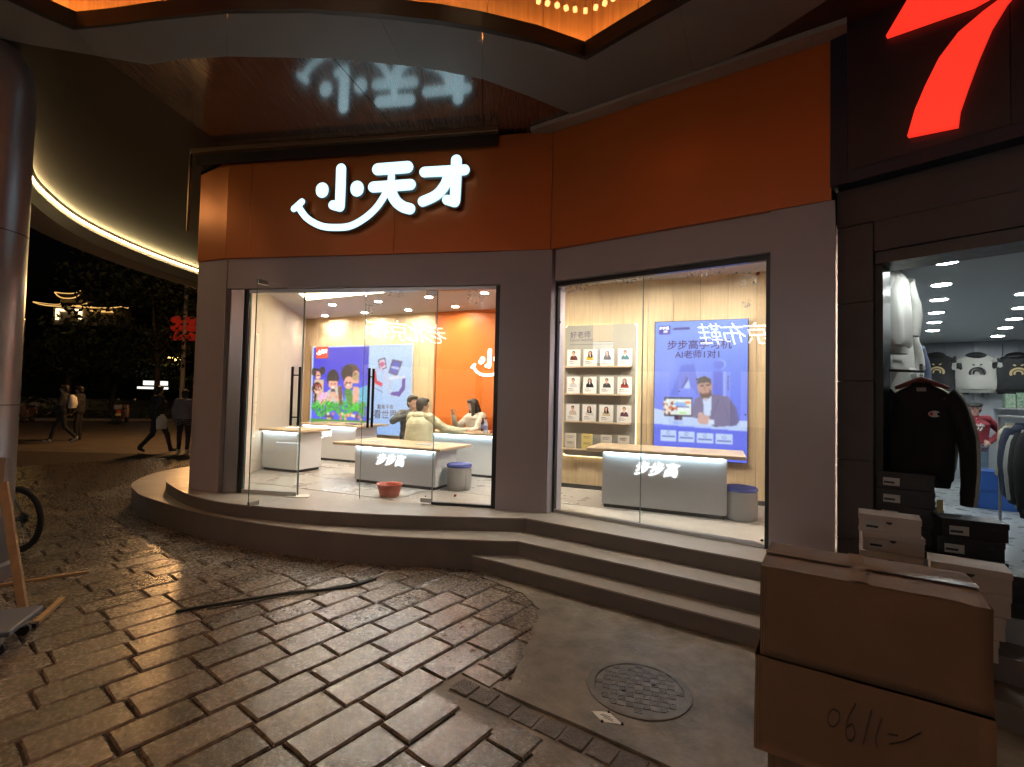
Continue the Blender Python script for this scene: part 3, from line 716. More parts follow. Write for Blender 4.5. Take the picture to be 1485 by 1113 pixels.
# ------------------------------------------------------------------ illuminated sign
def sign_strokes(q, w, letters):
    """q maps sign units to plane units, w scales widths; fills the given builders: smile, first, second, third letter"""
    arcs = [
        (0, [(118, 430), (172, 382)], 40), (0, [(146, 412), (205, 492), (300, 545), (400, 556), (500, 545), (600, 490), (680, 415), (735, 330), (752, 300)], 42),
        (1, [(437, 160), (433, 290), (428, 410)], 64), (1, [(430, 418), (382, 405)], 58), (1, [(310, 298), (310, 312)], 82), (1, [(545, 288), (545, 302)], 84),
        (2, [(685, 165), (885, 150)], 72), (2, [(655, 285), (905, 268)], 66), (2, [(777, 212), (770, 290), (752, 330)], 42), (2, [(768, 300), (800, 370), (850, 415), (902, 432)], 66),
        (3, [(1000, 185), (1270, 170)], 62), (3, [(1215, 105), (1212, 250), (1205, 378)], 64), (3, [(1205, 388), (1152, 372)], 58), (3, [(1165, 195), (1140, 270), (1080, 340), (990, 383)], 62)]
    return [(k, catmull([(*q(*p), 0) for p in pts], 5) if len(pts) > 2 else [(*q(*p), 0) for p in pts], wd*w) for k, pts, wd in arcs]
sg = thing('shop_sign', 'glowing white three character sign with a smile on the orange fascia', 'sign', FL(1.8, 3.75, 0))
def sq(x, y): return FL.hit(400+x/4.6406, 210+y/4.6406, .11)
w_ = (sq(500, 300)[0]-sq(400, 300)[0])/100
names = ['smile_stroke', 'letter', 'letter', 'letter']; fr = [MB() for _ in range(4)]; bk = [MB() for _ in range(4)]
for i, (k, pts, wd) in enumerate(sign_strokes(sq, w_, 4)):
    dz = .0012*i
    stroke(fr[k], FL, pts, wd, .095+dz, .105+dz); stroke(bk[k], FL, pts, wd*1.05, .045+dz*.2, .094)
for k in range(4):
    o = fr[k].build(names[k], 'sign_glow', sg); bk[k].build('letter_return', 'sign_return', o)
mb = MB()
for px, py in ((495, 270), (490, 250), (560, 250), (600, 275), (640, 260), (665, 260), (450, 310), (540, 320)):
    x, y = FL.hit(px, py, .05); mb.tube([FL(x, y, .0), FL(x, y, .05)], .006, 6)
mb.build('standoff', 'frame_steel', sg)

# ------------------------------------------------------------------ shop interior
mat('wall_wood_plain', (.6, .42, .22), .5)
M_ = wood_mat('wall_wood', (.66, .49, .28), (.76, .59, .36), (14, 14, .6), .5, 4., .1)
nn = M_.node_tree
mat('wall_orange', (.85, .21, .025), .45, var=.03); mat('wall_beige', (.72, .58, .46), .6)
mat('ceiling_white', (.78, .74, .72), .6); mat('floor_tile', (.5, .46, .41), .3, var=.07, vscale=1.5, rvar=.06)
mat('downlight', (1, 1, 1), emit=(1, .9, .77), estr=1150.); mat('panel_light', (1, .95, .75), emit=(1, .86, .5), estr=9.)
mat('counter_white', (.86, .87, .87), .4); wood_mat('counter_wood', (.62, .46, .28), (.72, .56, .37), (2, 2, 20), .4, 5., .05)
mat('led_cool', (1, 1, 1), emit=(.66, .86, 1), estr=16.); mat('logo_glow', (1, 1, 1), emit=(1, 1, 1), estr=1.6)
mat('skirting', (.03, .03, .03), .5); mat('white_plastic', (.8, .8, .8), .35)
NX = (FBL.hit(630, 500)[0]); LBL = 5.9; LBR = 3.6
Hc = 3.30
# back walls built of vertical boards
def boards(F, a, b, M, wd=.34):
    k = max(1, round((b-a)/wd)); s = (b-a)/k
    for i in range(k): MB().box(a+i*s+.002, a+(i+1)*s-.002, ZF+.06, Hc, -.04, 0, F).build('wall_board', M, shop)
    MB().box(a, b, ZF, ZF+.058, -.04, -.006, F).build('skirting_board', 'skirting', shop)
boards(FBL, 0, NX, 'wall_wood'); boards(FBL, NX, LBL, 'wall_orange', 1.2); boards(FBR, 0, LBR, 'wall_wood')
def wall(a, b, M, name='wall', z0=ZF, z1=Hc+.1, t=.05):
    F = Frame(a, Vector(b)-Vector(a)); return MB().box(0, (Vector(b)-Vector(a)).length, z0, z1, -t, 0, F).build(name, M, shop)
bl0 = FBL(0, 0, 0).xy; blE = FBL(LBL, 0, 0).xy; br0 = FBR(0, 0, 0).xy; brE = FBR(LBR, 0, 0).xy
wall(FA(.1, 0, -.47).xy, bl0, 'wall_beige'); wall(br0, FBL(5.6, 0, 0).xy, 'wall_beige') ; wall(brE, FR(LR+.1, 0, -.5).xy, 'wall_beige')
ceil = [FL(.03, 0, -.31).xy, FL(LL-.1, 0, -.31).xy, FR(.1, 0, -.345).xy, FR(LR, 0, -.345).xy, brE, FBR(0, 0, 0).xy, FBL(5.6, 0, 0).xy, bl0, FA(.1, 0, -.46).xy]
MB().prism([(p.x, p.y) for p in ceil], Hc, Hc+.06).build('ceiling', 'ceiling_white', shop)
MB().prism([(p.x, p.y) for p in [A2+Vector((.1, .4)), B+Vector((.1, .4)), RE+Vector((.1, .3)), brE, blE, bl0]], Hc+.11, Hc+.16).build('roof_slab', 'brown_cladding', shop)
# thin floor tiles over the slab: joints are real gaps
u, v = W2, Vector((.3907, .9205)); o_ = bl0
room = [FL(.05, 0, -.2).xy, FL(LL-.05, 0, -.2).xy, FR(.05, 0, -.22).xy, FR(LR-.2, 0, -.22).xy, brE, FBR(0, 0, 0).xy, FBL(5.6, 0, 0).xy, bl0]
for i in range(0, 14):
    for j in range(-11, 1):
        c = o_+u*(i*.8+.4)+v*(j*.8-.4)
        if not inside(c, room): continue
        q = [c+u*a_+v*b_ for a_, b_ in ((-.398, -.398), (.398, -.398), (.398, .398), (-.398, .398))]
        if all(inside(p, room) for p in q): MB().prism([(p.x, p.y) for p in q], ZF+.0005, ZF+.004).build('floor_tile', 'floor_tile', shop)
# ceiling lights
def downlight(p, r=.055, root=shop):
    o = MB().lathe([(r*1.35, 0), (r*1.35, -.008), (r*1.02, -.01), (r, 0)], p, 20).build('downlight', 'white_plastic', root, True)
    MB().lathe([(.001, -.004), (r, -.004)], p, 16).build('lens', 'downlight', o)
for px, py in ((528, 230), (488, 288), (773, 212), (700, 272), (880, 130), (1046, 188), (935, 257), (1188, 240), (1345, 165), (180, 222)):
    downlight(P(340+px/3.71, 380+py/3.71, Hc-.001))
for F, a_, b_ in ((FBR, .7, .9), (FBR, 1.7, .9), (FBR, 2.7, .8), (FBR, 2.3, 1.3), (FBR, 1.2, 1.35), (FBL, 2.2, 3.4), (FBL, 3.4, 3.3)):
    downlight(F(a_, Hc-.001, b_))
for F, a_, b_ in ((FL, .8, -.5), (FL, 1.9, -.5), (FL, 3., -.5), (FR, .5, -.47), (FR, 1.15, -.47), (FR, 1.8, -.47)): downlight(F(a_, Hc-.001, b_))  # extra row added just inside the windows to brighten the counter fronts
q = [P(445, 434, Hc).xy, P(557, 423, Hc).xy, P(530, 413, Hc).xy, P(430, 421, Hc).xy]
MB().prism([(p.x, p.y) for p in q], Hc-.02, Hc-.001).build('light_panel', 'panel_light', shop)

# ------------------------------------------------------------------ counters, stools and displays in the corner shop
def counter(label, p, e, ln, dp, ztop, over, kind):
    F = Frame(p, e); t = thing('display_counter', label, 'counter', (p[0], p[1], ZF+.004), 0, 'display counters in the orange shop'); z0 = ZF+.0045
    MB().box(.02, ln-.02, z0, z0+.04, -dp+.02, -.02, F).build('plinth', 'skirting', t)
    MB().box(0, ln, z0+.04, ztop-.055, -dp, 0, F).build('body', 'counter_white', t, bevel=.006)
    MB().box(.03, ln-.03, ztop-.054, ztop-.04, -dp+.05, -.05, F).build('neck', 'counter_white', t)
    MB().box(-over[0], ln+over[1], ztop-.04, ztop, -dp-over[2], .10, F).build('table_top', 'counter_wood', t, bevel=.01)
    MB().box(.03, ln-.03, ztop-.052, ztop-.042, -.04, .03, F).build('light_strip', 'led_cool', t)
    o = MB()
    if kind == 'text': text(o, '步步高', F, ln*.45, ztop-.22, .165, .003, .008, .0018, .28, sx=.95); o.build('logo', 'logo_glow', t)
    elif kind == 'smile':
        s = .36/1200
        for i, (k, pts, wd) in enumerate(sign_strokes(lambda x, y: (ln*.42+(x-700)*s, ztop-.2-(y-320)*s), s, 4)): stroke(o, F, pts, wd, .002, .006+i*.0005)
        o.build('logo', 'logo_glow', t)
    return t, F
cM, FM = counter('low white counter with wooden top inside the glass door, tablets on top', (-2.2, 6.955), W2, 1.33, .55, .99, (.33, .12, .25), 'text')
cR, FRc = counter('white counter with wooden top behind the two pane window', (1.07, 5.70), W2, 1.33, .5, 1.12, (.17, .18, .15), 'text')
cL, FLc = counter('white counter with smiling logo in front of the photo lightbox', (-4.0, 9.41), W2, 1.28, .6, 1.115, (.08, .12, .2), 'smile')
cB, FBc = counter('white counter by the orange wall where the people sit', (-1.32, 7.97), W2, 1.9, .6, 1.12, (.05, .1, .1), 'none')
cX, FXc = counter('white counter half hidden by the sidelight in the shop', (-4.0, 7.9), W2, .75, .5, 1.1, (.05, .1, .1), 'none')
# leaflets and phones on the counters
mat('leaflet', (.55, .62, .72), .4, var=.4, vscale=30); mat('screen_dark', (.02, .02, .025), .2); mat('leaflet_white', (.8, .78, .74), .5)
def flat_thing(name, label, cat, F, x, z, ztop, w, d, M, rot=0., th=.006):
    c = F(x, ztop, z); o = MB(); c_, s_ = math.cos(rot), math.sin(rot)
    G = lambda a, b, h: F(x+a*c_-b*s_, h, z+a*s_+b*c_)
    vs = [G(a, b, h) for h in (ztop+.0005, ztop+th) for a, b in ((-w/2, -d/2), (w/2, -d/2), (w/2, d/2), (-w/2, d/2))]
    o.add(vs, [(3, 2, 1, 0), (4, 5, 6, 7), (0, 1, 5, 4), (1, 2, 6, 5), (2, 3, 7, 6), (3, 0, 4, 7)])
    return tag(o.build(name, M, bevel=.0015), label, cat)
flat_thing('leaflet', 'blue grey leaflet on the low counter behind the glass door', 'leaflet', FM, .95, -.35, .99, .26, .2, 'leaflet', .15)
flat_thing('leaflet', 'second pale leaflet at the edge of the low counter', 'leaflet', FM, .1, -.3, .99, .2, .14, 'leaflet_white', -.2)
flat_thing('tablet', 'black tablet lying on the counter before the photo lightbox', 'tablet', FLc, 1.05, -.2, 1.115, .26, .18, 'screen_dark', .1, .012)
# stools
mat('stool_drum', (.55, .55, .53), .35, .35); mat('stool_blue', (.08, .11, .42), .6)
stool = thing('drum_stool', 'silver drum stool with a blue seat at the end of the low counter', 'stool', (0, 0, 0), 0, 'drum stools')
MB().lathe([(.14, 0), (.15, .02), (.158, .15), (.158, .36), (.155, .415)], n=32).build('drum', 'stool_drum', stool, True, local=True)
MB().lathe([(.157, .414), (.166, .43), (.166, .455), (.15, .475), (.001, .485)], n=32).build('seat', 'stool_blue', stool, True, local=True)
MB().tube([(.1, -.127, .01), (.1, -.127, .4)], .004, 6).build('zip_seam', 'frame_steel', stool, local=True)
pS = P(664, 713, ZF); us = []
place(stool, us, (pS.x, pS.y+.12, ZF+.0045), 0, scale=(1.03, 1.03, .73)); pS = P(1084, 759, ZF)
place(stool, us, (pS.x, pS.y+.16, ZF+.0045), R(15), 'silver drum stool with a blue seat beside the window counter')
for (x, y, l) in ((-1.42, 7.62, 'silver drum stool under the person in the pale jacket'), (-.62, 8.82, 'silver drum stool under the long haired woman in white'), (-1.75, 8.55, 'silver drum stool under the person in dark grey')):
    place(stool, us, (x, y, ZF+.0045), R(40), l)
# basin on the floor
mat('basin_red', (.62, .13, .07), .35)
pb = P(561, 722, ZF)
tag(MB().lathe([(.115, 0), (.15, .13), (.162, .135), (.163, .143), (.155, .143), (.145, .135), (.112, .008), (.001, .008)], (pb.x, pb.y+.12, ZF+.0045), 36).build('wash_basin', 'basin_red', None, True), 'round coral red plastic wash basin on the shop floor', 'basin')
# ---- photo lightbox on the left back wall
print_mat('backlit_print', 1.05); print_mat('card_print', 0.); mat('lightbox_rim', (.8, .8, .8), .3)
X0, Y1 = FBL.hit(452.5, 503, .06); X1, Y1b = FBL.hit(599, 498, .06); _, Y0 = FBL.hit(596, 634, .06); Y1 = (Y1+Y1b)/2
lb = thing('photo_lightbox', 'backlit poster with children in grass and two wrist watches', 'lightbox', FBL((X0+X1)/2, Y0, .03))
MB().box(X0, X1, Y0, Y1, .001, .055, FBL).build('box', 'lightbox_rim', lb, bevel=.004)
c = Canvas(176, 150, (.66, .79, .97)); W = 1080.; 
def U(x): return (x-175)/W
def Vv(y): return 1-(y-90)/960.
c.grad((.62, .76, .97), (.74, .85, .99))
c.rect(U(193), Vv(915), U(812), Vv(100), (.20, .22, .86)); k = (c.X > U(193)) & (c.X < U(812)) & (c.Y > Vv(915)) & (c.Y < Vv(100))
c.a[k] = (np.array((.36, .42, .95))*(1-c.Y[k][:, None])*1.0+np.array((.16, .16, .82))*c.Y[k][:, None])
sk = (.93, .68, .58); skd = (.72, .42, .34); hair = (.07, .05, .08)
# child with two buns, child with a headband, boy with fringe, boy with a camera
c.poly([(U(205), Vv(740)), (U(215), Vv(470)), (U(320), Vv(470)), (U(330), Vv(740))], (.86, .74, .6)); c.ell(U(207), Vv(375), .028, .045, hair); c.ell(U(303), Vv(365), .028, .045, hair); c.ell(U(252), Vv(400), .042, .06, hair); c.ell(U(254), Vv(425), .03, .045, sk); c.rect(U(225), Vv(385), U(270), Vv(372), (.95, .6, .7)); c.line(U(243), Vv(447), U(266), Vv(447), .006, (1, 1, 1))
c.ell(U(245), Vv(570), .052, .075, (.25, .1, .08)); c.ell(U(255), Vv(590), .038, .055, sk); c.line(U(205), Vv(540), U(290), Vv(525), .018, (.88, .25, .25)); c.poly([(U(215), Vv(770)), (U(290), Vv(620)), (U(390), Vv(600)), (U(430), Vv(690)), (U(330), Vv(770))], (.95, .72, .86)); c.line(U(300), Vv(740), U(420), Vv(640), .03, sk); c.line(U(232), Vv(640), U(225), Vv(720), .02, hair)
c.poly([(U(360), Vv(740)), (U(370), Vv(590)), (U(520), Vv(530)), (U(560), Vv(740))], (.8, .78, .74)); c.line(U(510), Vv(560), U(520), Vv(730), .04, (.45, .32, .25)); c.ell(U(425), Vv(455), .062, .105, hair); c.ell(U(430), Vv(510), .05, .07, sk); c.rect(U(372), Vv(480), U(490), Vv(430), hair); c.ell(U(430), Vv(555), .016, .012, (1, 1, 1)); c.ell(U(432), Vv(600), .024, .03, (.3, .28, .3)); c.line(U(400), Vv(690), U(425), Vv(620), .035, sk); c.line(U(490), Vv(690), U(440), Vv(620), .035, sk)
c.poly([(U(560), Vv(750)), (U(570), Vv(600)), (U(720), Vv(560)), (U(812), Vv(520)), (U(812), Vv(760))], (.35, .72, .86)); c.line(U(600), Vv(600), U(640), Vv(750), .07, (.3, .55, .22)); c.ell(U(620), Vv(380), .09, .09, (.3, .22, .16)); c.ell(U(585), Vv(400), .055, .1, (.14, .09, .07)); c.ell(U(605), Vv(500), .05, .075, sk); c.line(U(680), Vv(400), U(690), Vv(740), .062, sk); c.ell(U(680), Vv(430), .035, .05, (.72, .6, .42)); c.rect(U(645), Vv(545), U(715), Vv(505), (.25, .35, .85)); c.ell(U(570), Vv(520), .012, .018, skd)
rs = np.random.RandomState(4)
for i in range(420):
    x = rs.uniform(195, 790); y = 760+rs.uniform(-30, 150)*(.7+.3*math.sin(x/40)); g_ = rs.uniform(.45, .95)
    c.line(U(x), Vv(y), U(x+rs.uniform(-22, 22)), Vv(y-rs.uniform(15, 40)), .008, (.12+.3*g_*rs.rand(), g_, .12+.2*rs.rand()))
for i in range(26):
    x, y = rs.uniform(330, 800), rs.uniform(850, 905); c.ell(U(x), Vv(y), .014, .018, [(.9, .75, .4), (.35, .3, .4), (.95, .85, .7), (.8, .5, .5)][i % 4])
c.rect(U(840), Vv(1050), 1, 1, (.70, .82, .985)); kk = (c.X > U(815)); c.a[kk] = np.array((.78, .88, 1.))*c.Y[kk][:, None]+np.array((.60, .74, .96))*(1-c.Y[kk][:, None])
c.rect(U(185), 0, U(815), Vv(916), (.3, .6, .25))
ink = (.28, .25, .42)
# two watches: cases and straps
c.poly([(U(910), Vv(250)), (U(985), Vv(225)), (U(1003), Vv(340)), (U(930), Vv(365))], ink); c.poly([(U(920), Vv(258)), (U(980), Vv(240)), (U(992), Vv(332)), (U(937), Vv(350))], (.93, .82, .9)); c.ell(U(955), Vv(298), .022, .028, (.8, .4, .55))
c.ring(U(925), Vv(440), .072, .105, .022, (.8, .76, .92)); c.poly([(U(858), Vv(370)), (U(890), Vv(370)), (U(905), Vv(470)), (U(965), Vv(505)), (U(960), Vv(540)), (U(890), Vv(505)), (U(860), Vv(440))], (.88, .22, .3))
c.poly([(U(1058), Vv(245)), (U(1162), Vv(270)), (U(1110), Vv(425)), (U(1022), Vv(390))], ink); c.poly([(U(1068), Vv(262)), (U(1148), Vv(280)), (U(1104), Vv(405)), (U(1034), Vv(380))], (.3, .34, .75)); c.line(U(1060), Vv(330), U(1120), Vv(345), .02, (.75, .8, 1))
c.ring(U(1105), Vv(530), .088, .12, .03, (.80, .84, .95)); c.poly([(U(1160), Vv(455)), (U(1195), Vv(450)), (U(1195), Vv(560)), (U(1140), Vv(640)), (U(1050), Vv(625)), (U(1060), Vv(595)), (U(1130), Vv(590)), (U(1165), Vv(530))], (.27, .16, .62)); c.poly([(U(1025), Vv(440)), (U(1190), Vv(415)), (U(1195), Vv(440)), (U(1050), Vv(465))], (.86, .89, .98))
for i in range(7): c.line(U(1018), Vv(480+i*22), U(1050), Vv(472+i*22), .004, (.5, .55, .75))
for i in range(3): c.line(U(885+30*i), Vv(555+14*i), U(925+22*i), Vv(572+14*i), .005, (.35, .35, .5))
for hx, hy, hw, k_ in ((254, 425, 30, .8), (255, 590, 38, .9), (430, 520, 46, 1.), (600, 505, 40, 1.)):       # eyes, mouths, hair strands
    for q_ in (-1, 1): c.line(U(hx+q_*hw*.42-7), Vv(hy-4), U(hx+q_*hw*.42+7), Vv(hy-6), .008, (.2, .1, .1))
    c.ell(U(hx), Vv(hy+hw*.55), .013*k_, .012*k_, (.98, .93, .92)); c.line(U(hx), Vv(hy), U(hx+2), Vv(hy+hw*.3), .006, (.8, .5, .42))
for i in range(90):
    hx, hy, hr = [(425, 425, 55), (600, 360, 85), (207, 372, 24), (303, 365, 24), (240, 540, 42)][i % 5]; x = hx+rs.uniform(-hr, hr); y = hy+rs.uniform(-hr*.6, hr*.5)
    c.line(U(x), Vv(y), U(x+rs.uniform(-12, 12)), Vv(y+rs.uniform(14, 34)), .005, [(.34, .28, .3), (.02, .02, .03), (.16, .12, .12)][i % 3])
for i in range(60):
    x = rs.uniform(210, 790); y = rs.uniform(600, 740); p_ = c.a[min(149, max(0, int(Vv(y)*150))), min(175, max(0, int(U(x)*176)))]
    c.line(U(x), Vv(y), U(x+rs.uniform(-18, 18)), Vv(y+rs.uniform(8, 26)), .006, tuple(np.clip(p_*rs.choice((.72, .85, 1.15)), 0, 1)))
c.rect(U(220), Vv(226), U(362), Vv(92), (.96, .28, .10)); c.blur(1); c.noise(.14)
pr = c.obj('print', FBL, X0+.012, X1-.012, Y0+.012, Y1-.012, .0565, 'backlit_print', lb)
mb = MB(); sx_, sy_ = (X1-X0), (Y1-Y0); s = .115*sx_/1200
for i, (k, pts, wd) in enumerate(sign_strokes(lambda x, y: (X0+sx_*U(291)+(x-700)*s, Y0+sy_*Vv(158)-(y-320)*s), s, 4)): stroke(mb, FBL, pts, wd, .0575, .059+i*.0003)
mb.build('logo', 'logo_glow', lb)
mat('ink_text', (.12, .1, .16), .5)
mb = MB(); text(mb, '戴着手表', FBL, X0+sx_*U(1000), Y0+sy_*Vv(755), .10, .0575, 0, .001); text(mb, '看世界', FBL, X0+sx_*U(1000), Y0+sy_*Vv(838), .19, .0575, 0, .0015); mb.build('lettering', 'ink_text', lb)
# smiling logo and the orange wall
lg = thing('wall_logo', 'white smiling logo letters on the orange back wall', 'sign', FBL(NX+.9, 1.9, .02))
x, y = FBL.hit(683, 540, .03); s = (FBL.hit(718, 540, .03)[0]-x)/430
mb = MB()
for i, (k, pts, wd) in enumerate(sign_strokes(lambda a, b: (x+(a-110)*s, y-(b-480)*s+.03), s, 4)): stroke(mb, FBL, pts, wd, .012, .03+i*.0008)
mb.build('letters', 'logo_glow', lg)
# ---- blue poster screen on the right back wall
X0, Y1 = FBR.hit(949.5, 466.5, .06); X1, Y1b = FBR.hit(1086, 462, .06); _, Y0 = FBR.hit(1083, 673, .06); Y1 = (Y1+Y1b)/2; sx_, sy_ = X1-X0, Y1-Y0
bp = thing('poster_screen', 'blue backlit poster of a bearded man in a suit beside a tablet', 'lightbox', FBR((X0+X1)/2, Y0, .03))
MB().box(X0, X1, Y0, Y1, .001, .055, FBR).build('box', 'frame_black', bp, bevel=.003)
c = Canvas(130, 196, (.4, .5, .97))
def U(x): return (x-45)/680.
def Vv(y): return 1-(y-50)/1040.
c.grad((.36, .40, .95), (.50, .64, .99)); 
c.poly([(U(170), Vv(610)), (U(250), Vv(385)), (U(345), Vv(375)), (U(420), Vv(600)), (U(370), Vv(610)), (U(335), Vv(555)), (U(245), Vv(560)), (U(225), Vv(610))], (.38, .46, .90)); c.poly([(U(345), Vv(375)), (U(375), Vv(470)), (U(420), Vv(600)), (U(400), Vv(600))], (.62, .72, .99)); c.poly([(U(250), Vv(560)), (U(295), Vv(440)), (U(320), Vv(560))], (.72, .80, 1)); c.poly([(U(285), Vv(470)), (U(297), Vv(440)), (U(300), Vv(500)), (U(262), Vv(560)), (U(250), Vv(560))], (.25, .3, .72))
c.rect(U(485), Vv(640), U(555), Vv(430), (.32, .40, .88)); c.rect(U(555), Vv(640), U(575), Vv(430), (.6, .7, .98)); c.ell(U(530), Vv(380), .065, .036, (.60, .70, .99)); c.ell(U(522), Vv(383), .057, .032, (.40, .48, .93))
c.poly([(U(45), Vv(715)), (U(340), Vv(775)), (U(725), Vv(790)), (U(725), Vv(865)), (U(45), Vv(835))], (.74, .82, 1)); c.rect(0, 0, 1, Vv(862), (.36, .42, .93))
c.poly([(U(320), Vv(770)), (U(350), Vv(640)), (U(400), Vv(610)), (U(480), Vv(600)), (U(590), Vv(615)), (U(650), Vv(700)), (U(668), Vv(790)), (U(650), Vv(825)), (U(500), Vv(840)), (U(400), Vv(790))], (.42, .40, .58)); c.poly([(U(410), Vv(620)), (U(475), Vv(600)), (U(470), Vv(760)), (U(420), Vv(760))], (.80, .86, 1)); c.line(U(480), Vv(760), U(525), Vv(640), .006, (.28, .27, .45)); c.line(U(600), Vv(800), U(570), Vv(690), .006, (.30, .29, .46))
c.ell(U(424), Vv(545), .078, .072, (.74, .56, .52)); c.poly([(U(365), Vv(520)), (U(372), Vv(485)), (U(420), Vv(465)), (U(468), Vv(490)), (U(470), Vv(530)), (U(450), Vv(510)), (U(390), Vv(520))], (.27, .24, .26)); c.ell(U(432), Vv(595), .062, .04, (.36, .26, .26)); c.ell(U(425), Vv(575), .05, .024, (.74, .56, .52)); c.line(U(415), Vv(598), U(448), Vv(594), .010, (.6, .35, .35)); c.line(U(392), Vv(540), U(412), Vv(538), .012, (.2, .17, .2)); c.line(U(435), Vv(535), U(458), Vv(531), .012, (.2, .17, .2)); c.line(U(424), Vv(545), U(422), Vv(568), .012, (.62, .44, .4)); c.poly([(U(415), Vv(630)), (U(450), Vv(628)), (U(440), Vv(650)), (U(420), Vv(648))], (.75, .72, .75))
c.ell(U(420), Vv(790), .07, .035, (.80, .64, .62)); c.ell(U(395), Vv(755), .03, .02, (.80, .64, .62)); c.rect(U(455), Vv(825), U(495), Vv(790), (.85, .9, 1))
c.rect(U(125), Vv(770), U(335), Vv(628), (.08, .08, .16)); c.rect(U(133), Vv(760), U(328), Vv(638), (.90, .95, .96))
for i in range(20):
    x, y = rs.uniform(120, 215), rs.uniform(645, 755); c.ell(U(x), Vv(y), .016, .011, [(.85, .45, .3), (.6, .25, .2), (.95, .8, .7), (.98, .92, .85)][i % 4])
c.ell(U(245), Vv(680), .07, .016, (.55, .70, .95)); c.ell(U(300), Vv(665), .03, .012, (.95, .6, .35)); c.rect(U(240), Vv(752), U(290), Vv(738), (.62, .9, .4))
for i in range(8): c.line(U(215+i*12), Vv(700), U(222+i*12), Vv(698), .012, (.3, .35, .65))
c.rect(U(200), Vv(800), U(262), Vv(772), (.24, .12, .3)); c.rect(U(190), Vv(832), U(265), Vv(808), (.62, .72, .98))
for i in range(4):
    x = 98+136*i; c.rect(U(x), Vv(965), U(x+118), Vv(878+i*4), (.76, .84, 1)); c.line(U(x+14), Vv(925+i*6), U(x+104), Vv(925+i*6), .016, (.36, .42, .78)); c.ring(U(x+60), Vv(896+i*6), .022, .012, .006, (.45, .52, .85))
c.rect(U(75), Vv(146), U(162), Vv(80), (.22, .18, .68)); c.line(U(190), Vv(108), U(302), Vv(104), .022, (.25, .25, .6)); c.line(U(118), Vv(126), U(133), Vv(126), .03, (.9, .92, 1)); c.blur(1); c.noise(.07)
for i in range(9): c.line(U(588), Vv(465+i*13), U(594), Vv(465+i*13), .010, (.24, .26, .55))
c.obj('print', FBR, X0+.008, X1-.008, Y0+.008, Y1-.008, .0565, 'backlit_print', bp)
mat('ink_violet', (.035, .02, .12), .5)
mb = MB(); text(mb, '步步高学习机', FBR, X0+sx_*U(376), Y0+sy_*Vv(238), sx_*.115, .0575, 0, .0018); text(mb, 'AI老师1对1', FBR, X0+sx_*U(370), Y0+sy_*Vv(310), sx_*.10, .0575, 0, .0014); mb.build('lettering', 'ink_violet', bp)
mb = MB(); text(mb, '步步高', FBR, X0+sx_*U(118), Y0+sy_*Vv(104), sx_*.036, .0575, 0, .0006); mb.build('brand_lettering', 'logo_glow', bp)
# ---- backlit shelf wall with photo cards
mat('shelf_back', (.42, .40, .33), .5); mat('edge_glow', (1, .95, .8), emit=(1, .88, .55), estr=5.)
def Hs(x, y, off=.05): return FBR.hit(800+x/5.564, 460+y/5.564, off)
a0 = Hs(112, 80)[0]; a1 = Hs(683, 300)[0]; yb = Hs(90, 1100)[1]-.02; yt = Hs(400, 62)[1]
sh = thing('card_shelf', 'grey beige backlit shelf panel with four wooden ledges of photo cards', 'shelf', FBR((a0+a1)/2, yb, .02))
rad = .05; rp_ = []
for cx_, cy_, q0 in ((a1-rad, yt-rad, 0), (a0+rad, yt-rad, 90), (a0+rad, yb+rad, 180), (a1-rad, yb+rad, 270)):
    for j in range(7): an = R(q0+15*j); rp_.append((cx_+rad*math.cos(an), cy_+rad*math.sin(an)))
MB().prism(rp_, .025, .048, FBR).build('back_panel', 'shelf_back', sh)
mb = MB()
gl = [FBR(a0+.005, yt-.005, .014), FBR(a1-.005, yt-.005, .014), FBR(a1-.005, yb, .014), FBR(a0+.005, yb, .014)]
for i in range(4): mb.tube([gl[i], gl[(i+1) % 4]], .009, 6)
mb.build('rim_light', 'edge_glow', sh)
mb = MB(); text(mb, '好老师', FBR, a0+.07, Hs(200, 148)[1], .10, .0485, 0, .001, align='LEFT'); text(mb, 'Good teacher', FBR, a0+.068, Hs(200, 186)[1], .06, .0485, 0, 0, align='LEFT'); mb.build('lettering', 'ink_text', sh)
mb = MB(); y_ = Hs(300, 222)[1]
for i in range(24): mb.box(a0+.07+i*.025, a0+.088+i*.025, y_-.004, y_+.004, .0482, .0488, FBR)
mb.build('small_print', 'ink_text', sh)
ledges = [Hs(400, 400)[1], Hs(400, 622)[1], Hs(400, 848)[1], Hs(400, 1072)[1]]
for k, ly in enumerate(ledges): MB().box(a0+.03-(.04 if k == 3 else 0), a1-.06, ly-.018, ly, .0485, .15, FBR).build('ledge', 'counter_wood', sh, bevel=.002)
desc = [('man in a brown suit', (.4, .22, .18), .5), ('woman in a yellow top', (.88, .72, .1), .4), ('woman in a black top with folded arms', (.1, .1, .1), .5), ('person in a teal jacket', (.3, .5, .55), .5),
        ('person in a white shirt with a dark tie', (.8, .8, .78), .45), ('long haired woman in a black jacket', (.08, .08, .1), .5), ('man in a grey suit', (.25, .25, .26), .5), ('long haired woman in a red top', (.6, .08, .1), .5),
        ('man in a pale shirt with folded arms', (.82, .76, .68), .5), ('woman in profile with dark hair', (.85, .82, .78), .4), ('long haired woman in a cream top', (.85, .76, .6), .5), ('man in a purple sweater', (.3, .1, .22), .5)]
